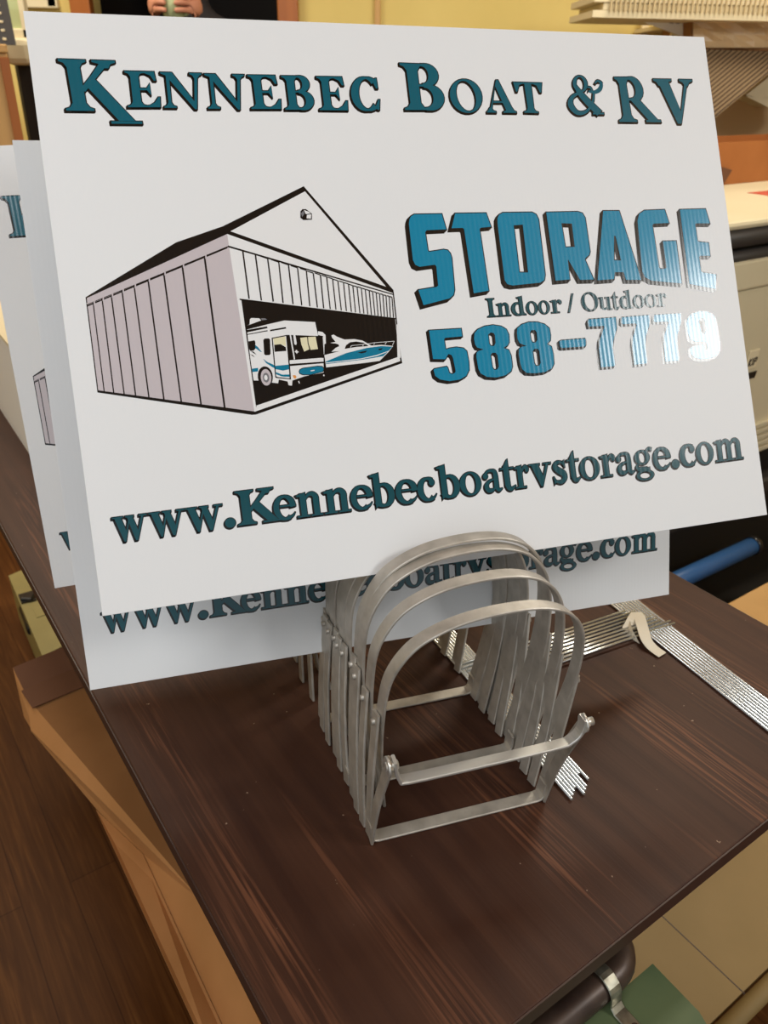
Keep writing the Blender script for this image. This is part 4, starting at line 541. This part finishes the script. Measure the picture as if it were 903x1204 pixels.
P(link('roller', bm, 'darkp'), pr)
pb('louvre', 'printer', *[(N0+.05, N1-.05, PT-.004, PT+.006, zk+.012+.02*k, zk+.024+.02*k) for k in range(5)], bev=.002)
n0, z0 = nz_(885, 424); bm = bmesh.new(); ntbox(bm, n0-.022, n0+.022, PT-.004, PT+.0005, z0-.022, z0+.028, bev=.002); bd = P(link('badge', bm, 'creamboard'), pr)
# badge lettering K I P and a model plate
def lt(bm, segs, n, z, h, t):
    for (a, b2), (c, d_) in segs:
        p, q_ = nt(n+a*h, t, z+b2*h), nt(n+c*h, t, z+d_*h); dr = (q_-p).normalized(); ln = (q_-p).length; box(bm, (p+q_)/2, (ln+.001, .0008, .0034), dr, DV, dr.cross(DV))
bm = bmesh.new(); sl = .2
def sg(*s): return [((a+b2*sl, b2), (c+d_*sl, d_)) for a, b2, c, d_ in s]
lt(bm, sg((0, 0, 0, 1), (0, .45, .5, 1), (.1, .5, .5, 0)), n0-.017, z0-.012, .018, PT+.0012); lt(bm, sg((0, 0, 0, 1)), n0-.002, z0-.012, .018, PT+.0012); lt(bm, sg((0, 0, 0, 1), (0, 1, .42, 1), (.42, 1, .42, .5), (.42, .5, 0, .5)), n0+.005, z0-.012, .018, PT+.0012)
P(link('badge_lettering', bm, 'blackp'), pr)
n2, z2 = nz_(884, 441); bm = bmesh.new(); prism(bm, [nt(n2-.022, PT, z2-.009), nt(n2+.014, PT, z2-.009), nt(n2+.019, PT, z2+.009), nt(n2-.022, PT, z2+.009)], DV*.0012); P(link('model_plate', bm, 'blackp'), pr)
nr, _ = nz_(895, 230, PT-.25); bm = bmesh.new(); ntbox(bm, nr-.02, nr+.12, PT-.28, PT-.2, zl, zl+.001); P(link('red_label', bm, 'redlabel'), pr)
pb('stand_base', 'blackp', (N0+.02, N1-.02, PT-.6, PT-.01, .02, zk-.002), (N0, N1, PT-.5, PT-.03, .0, .02), bev=.004)
pb('floor_tray', 'blackp', (N0, N1, PT-.03, PT+.26, .0, .02), bev=.003)
pb('paper_tray', 'darkp', (N0+.1, N1-.1, PT-.06, PT+.06, .33, .345), (N0+.1, N1-.1, PT+.045, PT+.06, .33, .37), bev=.003)
br_ = empty('blue_roll', att(845, 660, PT+.10)); br_.location.z -= .02; tag(br_, 'blue rolled sheet lying in the black base of the printer', 'roll')
o = V3(br_.location); a, b1 = att(780, 690, PT+.10), att(884, 642, PT+.10); bm = bmesh.new(); tube(bm, [a-o-(b1-a)*.4, b1-o], .024, 18); link('roll_sheet', bm, 'bluep', br_)
bm = bmesh.new(); e = (b1-a).normalized(); tube(bm, [b1-o-e*.004, b1-o+e*.012], .027, 18); link('end_cap', bm, 'blackp', br_)
fc = empty('floor_carton', nt(1.62, -.55, 0)); tag(fc, 'tan cardboard box on the floor in front of the printer, past the right table edge', 'carton')
bm = bmesh.new(); o = V3(fc.location); q0 = atz(872, 712, .3)
n0c = q0.dot(NV)-.02; bm = bmesh.new(); ntbox(bm, n0c, n0c+.4, -.74, -.4, 0, .30, bev=.003); P(link('carton_body', bm, 'tan'), fc)
bm = bmesh.new(); ntbox(bm, n0c-.002, n0c+.402, -.59, -.55, .2995, .3012); P(link('packing_tape', bm, 'clearwrap'), fc)
# orange carton standing on the printer
og = empty('open_carton', nt(2.1, PT-.45, zl)); tag(og, 'open orange brown carton standing on top of the printer', 'carton')
p0 = att(842, 222, PT-.42); ztp = att(842, 168, PT-.42).z; n0 = p0.dot(NV)
bm = bmesh.new()
for bx in ((n0-.25, n0+.5, PT-.424, PT-.42), (n0-.25, n0+.5, PT-.60, PT-.596), (n0-.25, n0-.246, PT-.6, PT-.42), (n0+.496, n0+.5, PT-.6, PT-.42)): ntbox(bm, *bx, zl+.001, ztp)
ntbox(bm, n0-.25, n0+.5, PT-.6, PT-.42, zl+.0005, zl+.004); P(link('carton_body', bm, 'orange_board'), og)
bm = bmesh.new(); q1 = lambda x, y: att(x, y, PT-.41)
prism(bm, [q1(826, 190), q1(845, 195), q1(861, 200), q1(850, 218), q1(840, 225), q1(826, 225)], DV*-.003); P(link('carton_flap', bm, 'board_dark'), og)
# ------------------------------------------------------------ rack with board stacks at the upper right
YR = 2.98
rk = empty('storage_rack', (1.4, YR+.25, 0)); tag(rk, 'tall metal storage rack against the back wall, upper right', 'rack')
x0r, zr0 = aty(700, 20, YR).x, aty(700, 20, YR).z
zs_ = zr0-.012
bm = bmesh.new(); box(bm, (x0r+.8-1.4+.1, 0, zs_-.006), (1.3, .42, .012)); link('shelf', bm, 'creamboard', rk)
bm = bmesh.new(); box(bm, (x0r+.8-1.4+.1, 0, .9), (1.3, .42, .015)); link('shelf', bm, 'darkp', rk)
for x in (x0r+.28-1.4, x0r+1.5-1.4):
    for y in (-.19, .19): bm = bmesh.new(); box(bm, (x, y, 1.05), (.025, .025, 2.1)); link('upright', bm, 'creamboard', rk)
bk = bmesh.new(); ya = YR-.005
prism(bk, [aty(735, 18, ya)-V3(rk.location), aty(812, 22, ya)-V3(rk.location), aty(812, 44, ya)-V3(rk.location), aty(800, 42, ya)-V3(rk.location)], (0, .01, 0)); link('bracket', bk, 'whitebox', rk)
bm = bmesh.new()
for x in (790, 797): p = aty(x, 25, ya-.001)-V3(rk.location); box(bm, p, (.012, .004, .012))
link('bracket_holes', bm, 'darkp', rk)
bs = empty('corrugated_board_stack', (x0r+.6, YR+.15, zs_)); tag(bs, 'stack of cream corrugated boards on the upper rack shelf, fluted edges facing out', 'board stack')
bm = bmesh.new()
for k in range(4): box(bm, (.03*(k % 2)-.0, -.16+.004*(k % 2), .010+.0195*k), (1.3, .36, .0185), bev=.001)
link('board', bm, 'creamboard', bs)
bm = bmesh.new()
for k in range(88): box(bm, (-.60+k*.0142, -.345, .044), (.0045, .008, .056))
link('flute_edge', bm, 'flute', bs)
wr = empty('wrapped_carton', aty(880, 50, YR-.1)); tag(wr, 'brown carton loosely wrapped in clear film, hanging below the rack shelf', 'carton')
o = V3(wr.location); y1 = YR-.08
bm = bmesh.new(); prism(bm, [aty(812, 24, y1)-o, aty(960, 22, y1)-o, aty(960, 62, y1)-o, aty(826, 57, y1)-o, aty(812, 50, y1)-o], (0, .30, 0)); link('carton_body', bm, 'board', wr)
bm = bmesh.new()
random.seed(3)
g_ = [[aty(815+k*12, 26+j*7.5, y1-.004-random.uniform(0, .016))-o for k in range(12)] for j in range(5)]
vv = [[bm.verts.new(p) for p in row] for row in g_]
for j in range(4):
    for k in range(11): bm.faces.new((vv[j][k], vv[j][k+1], vv[j+1][k+1], vv[j+1][k]))
link('plastic_wrap', bm, 'clearwrap', wr)
cs = empty('corrugated_sheet', aty(860, 100, 2.9)); tag(cs, 'brown ribbed cardboard sheet hanging diagonally under the rack, right of the front sign', 'cardboard sheet')
o = V3(cs.location); bm = bmesh.new(); y1 = YR-.10
A_, B_, D_ = aty(806, 57, y1), aty(934, 62, y1), aty(806, 167, y1-.10)
prism(bm, [A_-o, B_-o, D_-o], (0, .006, 0)); link('sheet', bm, 'ribbed', cs)
dr = (D_-B_); bm = bmesh.new()
for k in range(20):
    a = A_.lerp(B_, (k+.5)/20); f_ = 1.0*(k+.5)/20; e = A_.lerp(B_, 0)*(1-f_) + B_*f_ + (D_-B_)*f_
    e = A_.lerp(D_, f_); tube(bm, [a-o+V3((0, -.001, 0)), e-o+V3((0, -.001, 0))], .0025, 6)
link('rib', bm, 'ribdark', cs)
c2 = empty('cardboard_offcut', aty(900, 110, 3.1)); tag(c2, 'small cream corrugated board corner at the right frame edge below the ribbed sheet', 'board')
o = V3(c2.location); y1 = 3.05; bm = bmesh.new(); prism(bm, [aty(877, 112, y1)-o, aty(912, 84, y1)-o, aty(960, 84, y1)-o, aty(960, 118, y1)-o, aty(903, 116, y1)-o], (0, .15, 0)); link('board_face', bm, 'creamboard', c2)
bm = bmesh.new(); prism(bm, [aty(877, 113, y1)-o, aty(960, 119, y1)-o, aty(960, 132, y1)-o, aty(903, 126, y1)-o], (0, .15, 0)); link('board_underside', bm, 'creamboard', c2)
bs2 = empty('brown_board', (1.45, 3.36, 0)); tag(bs2, 'large plain brown board leaning on the back wall behind the printer', 'board')
bm = bmesh.new(); box(bm, (0, 0, .72), (1.3, .012, 1.44)); link('board_face', bm, 'paleboard', bs2)
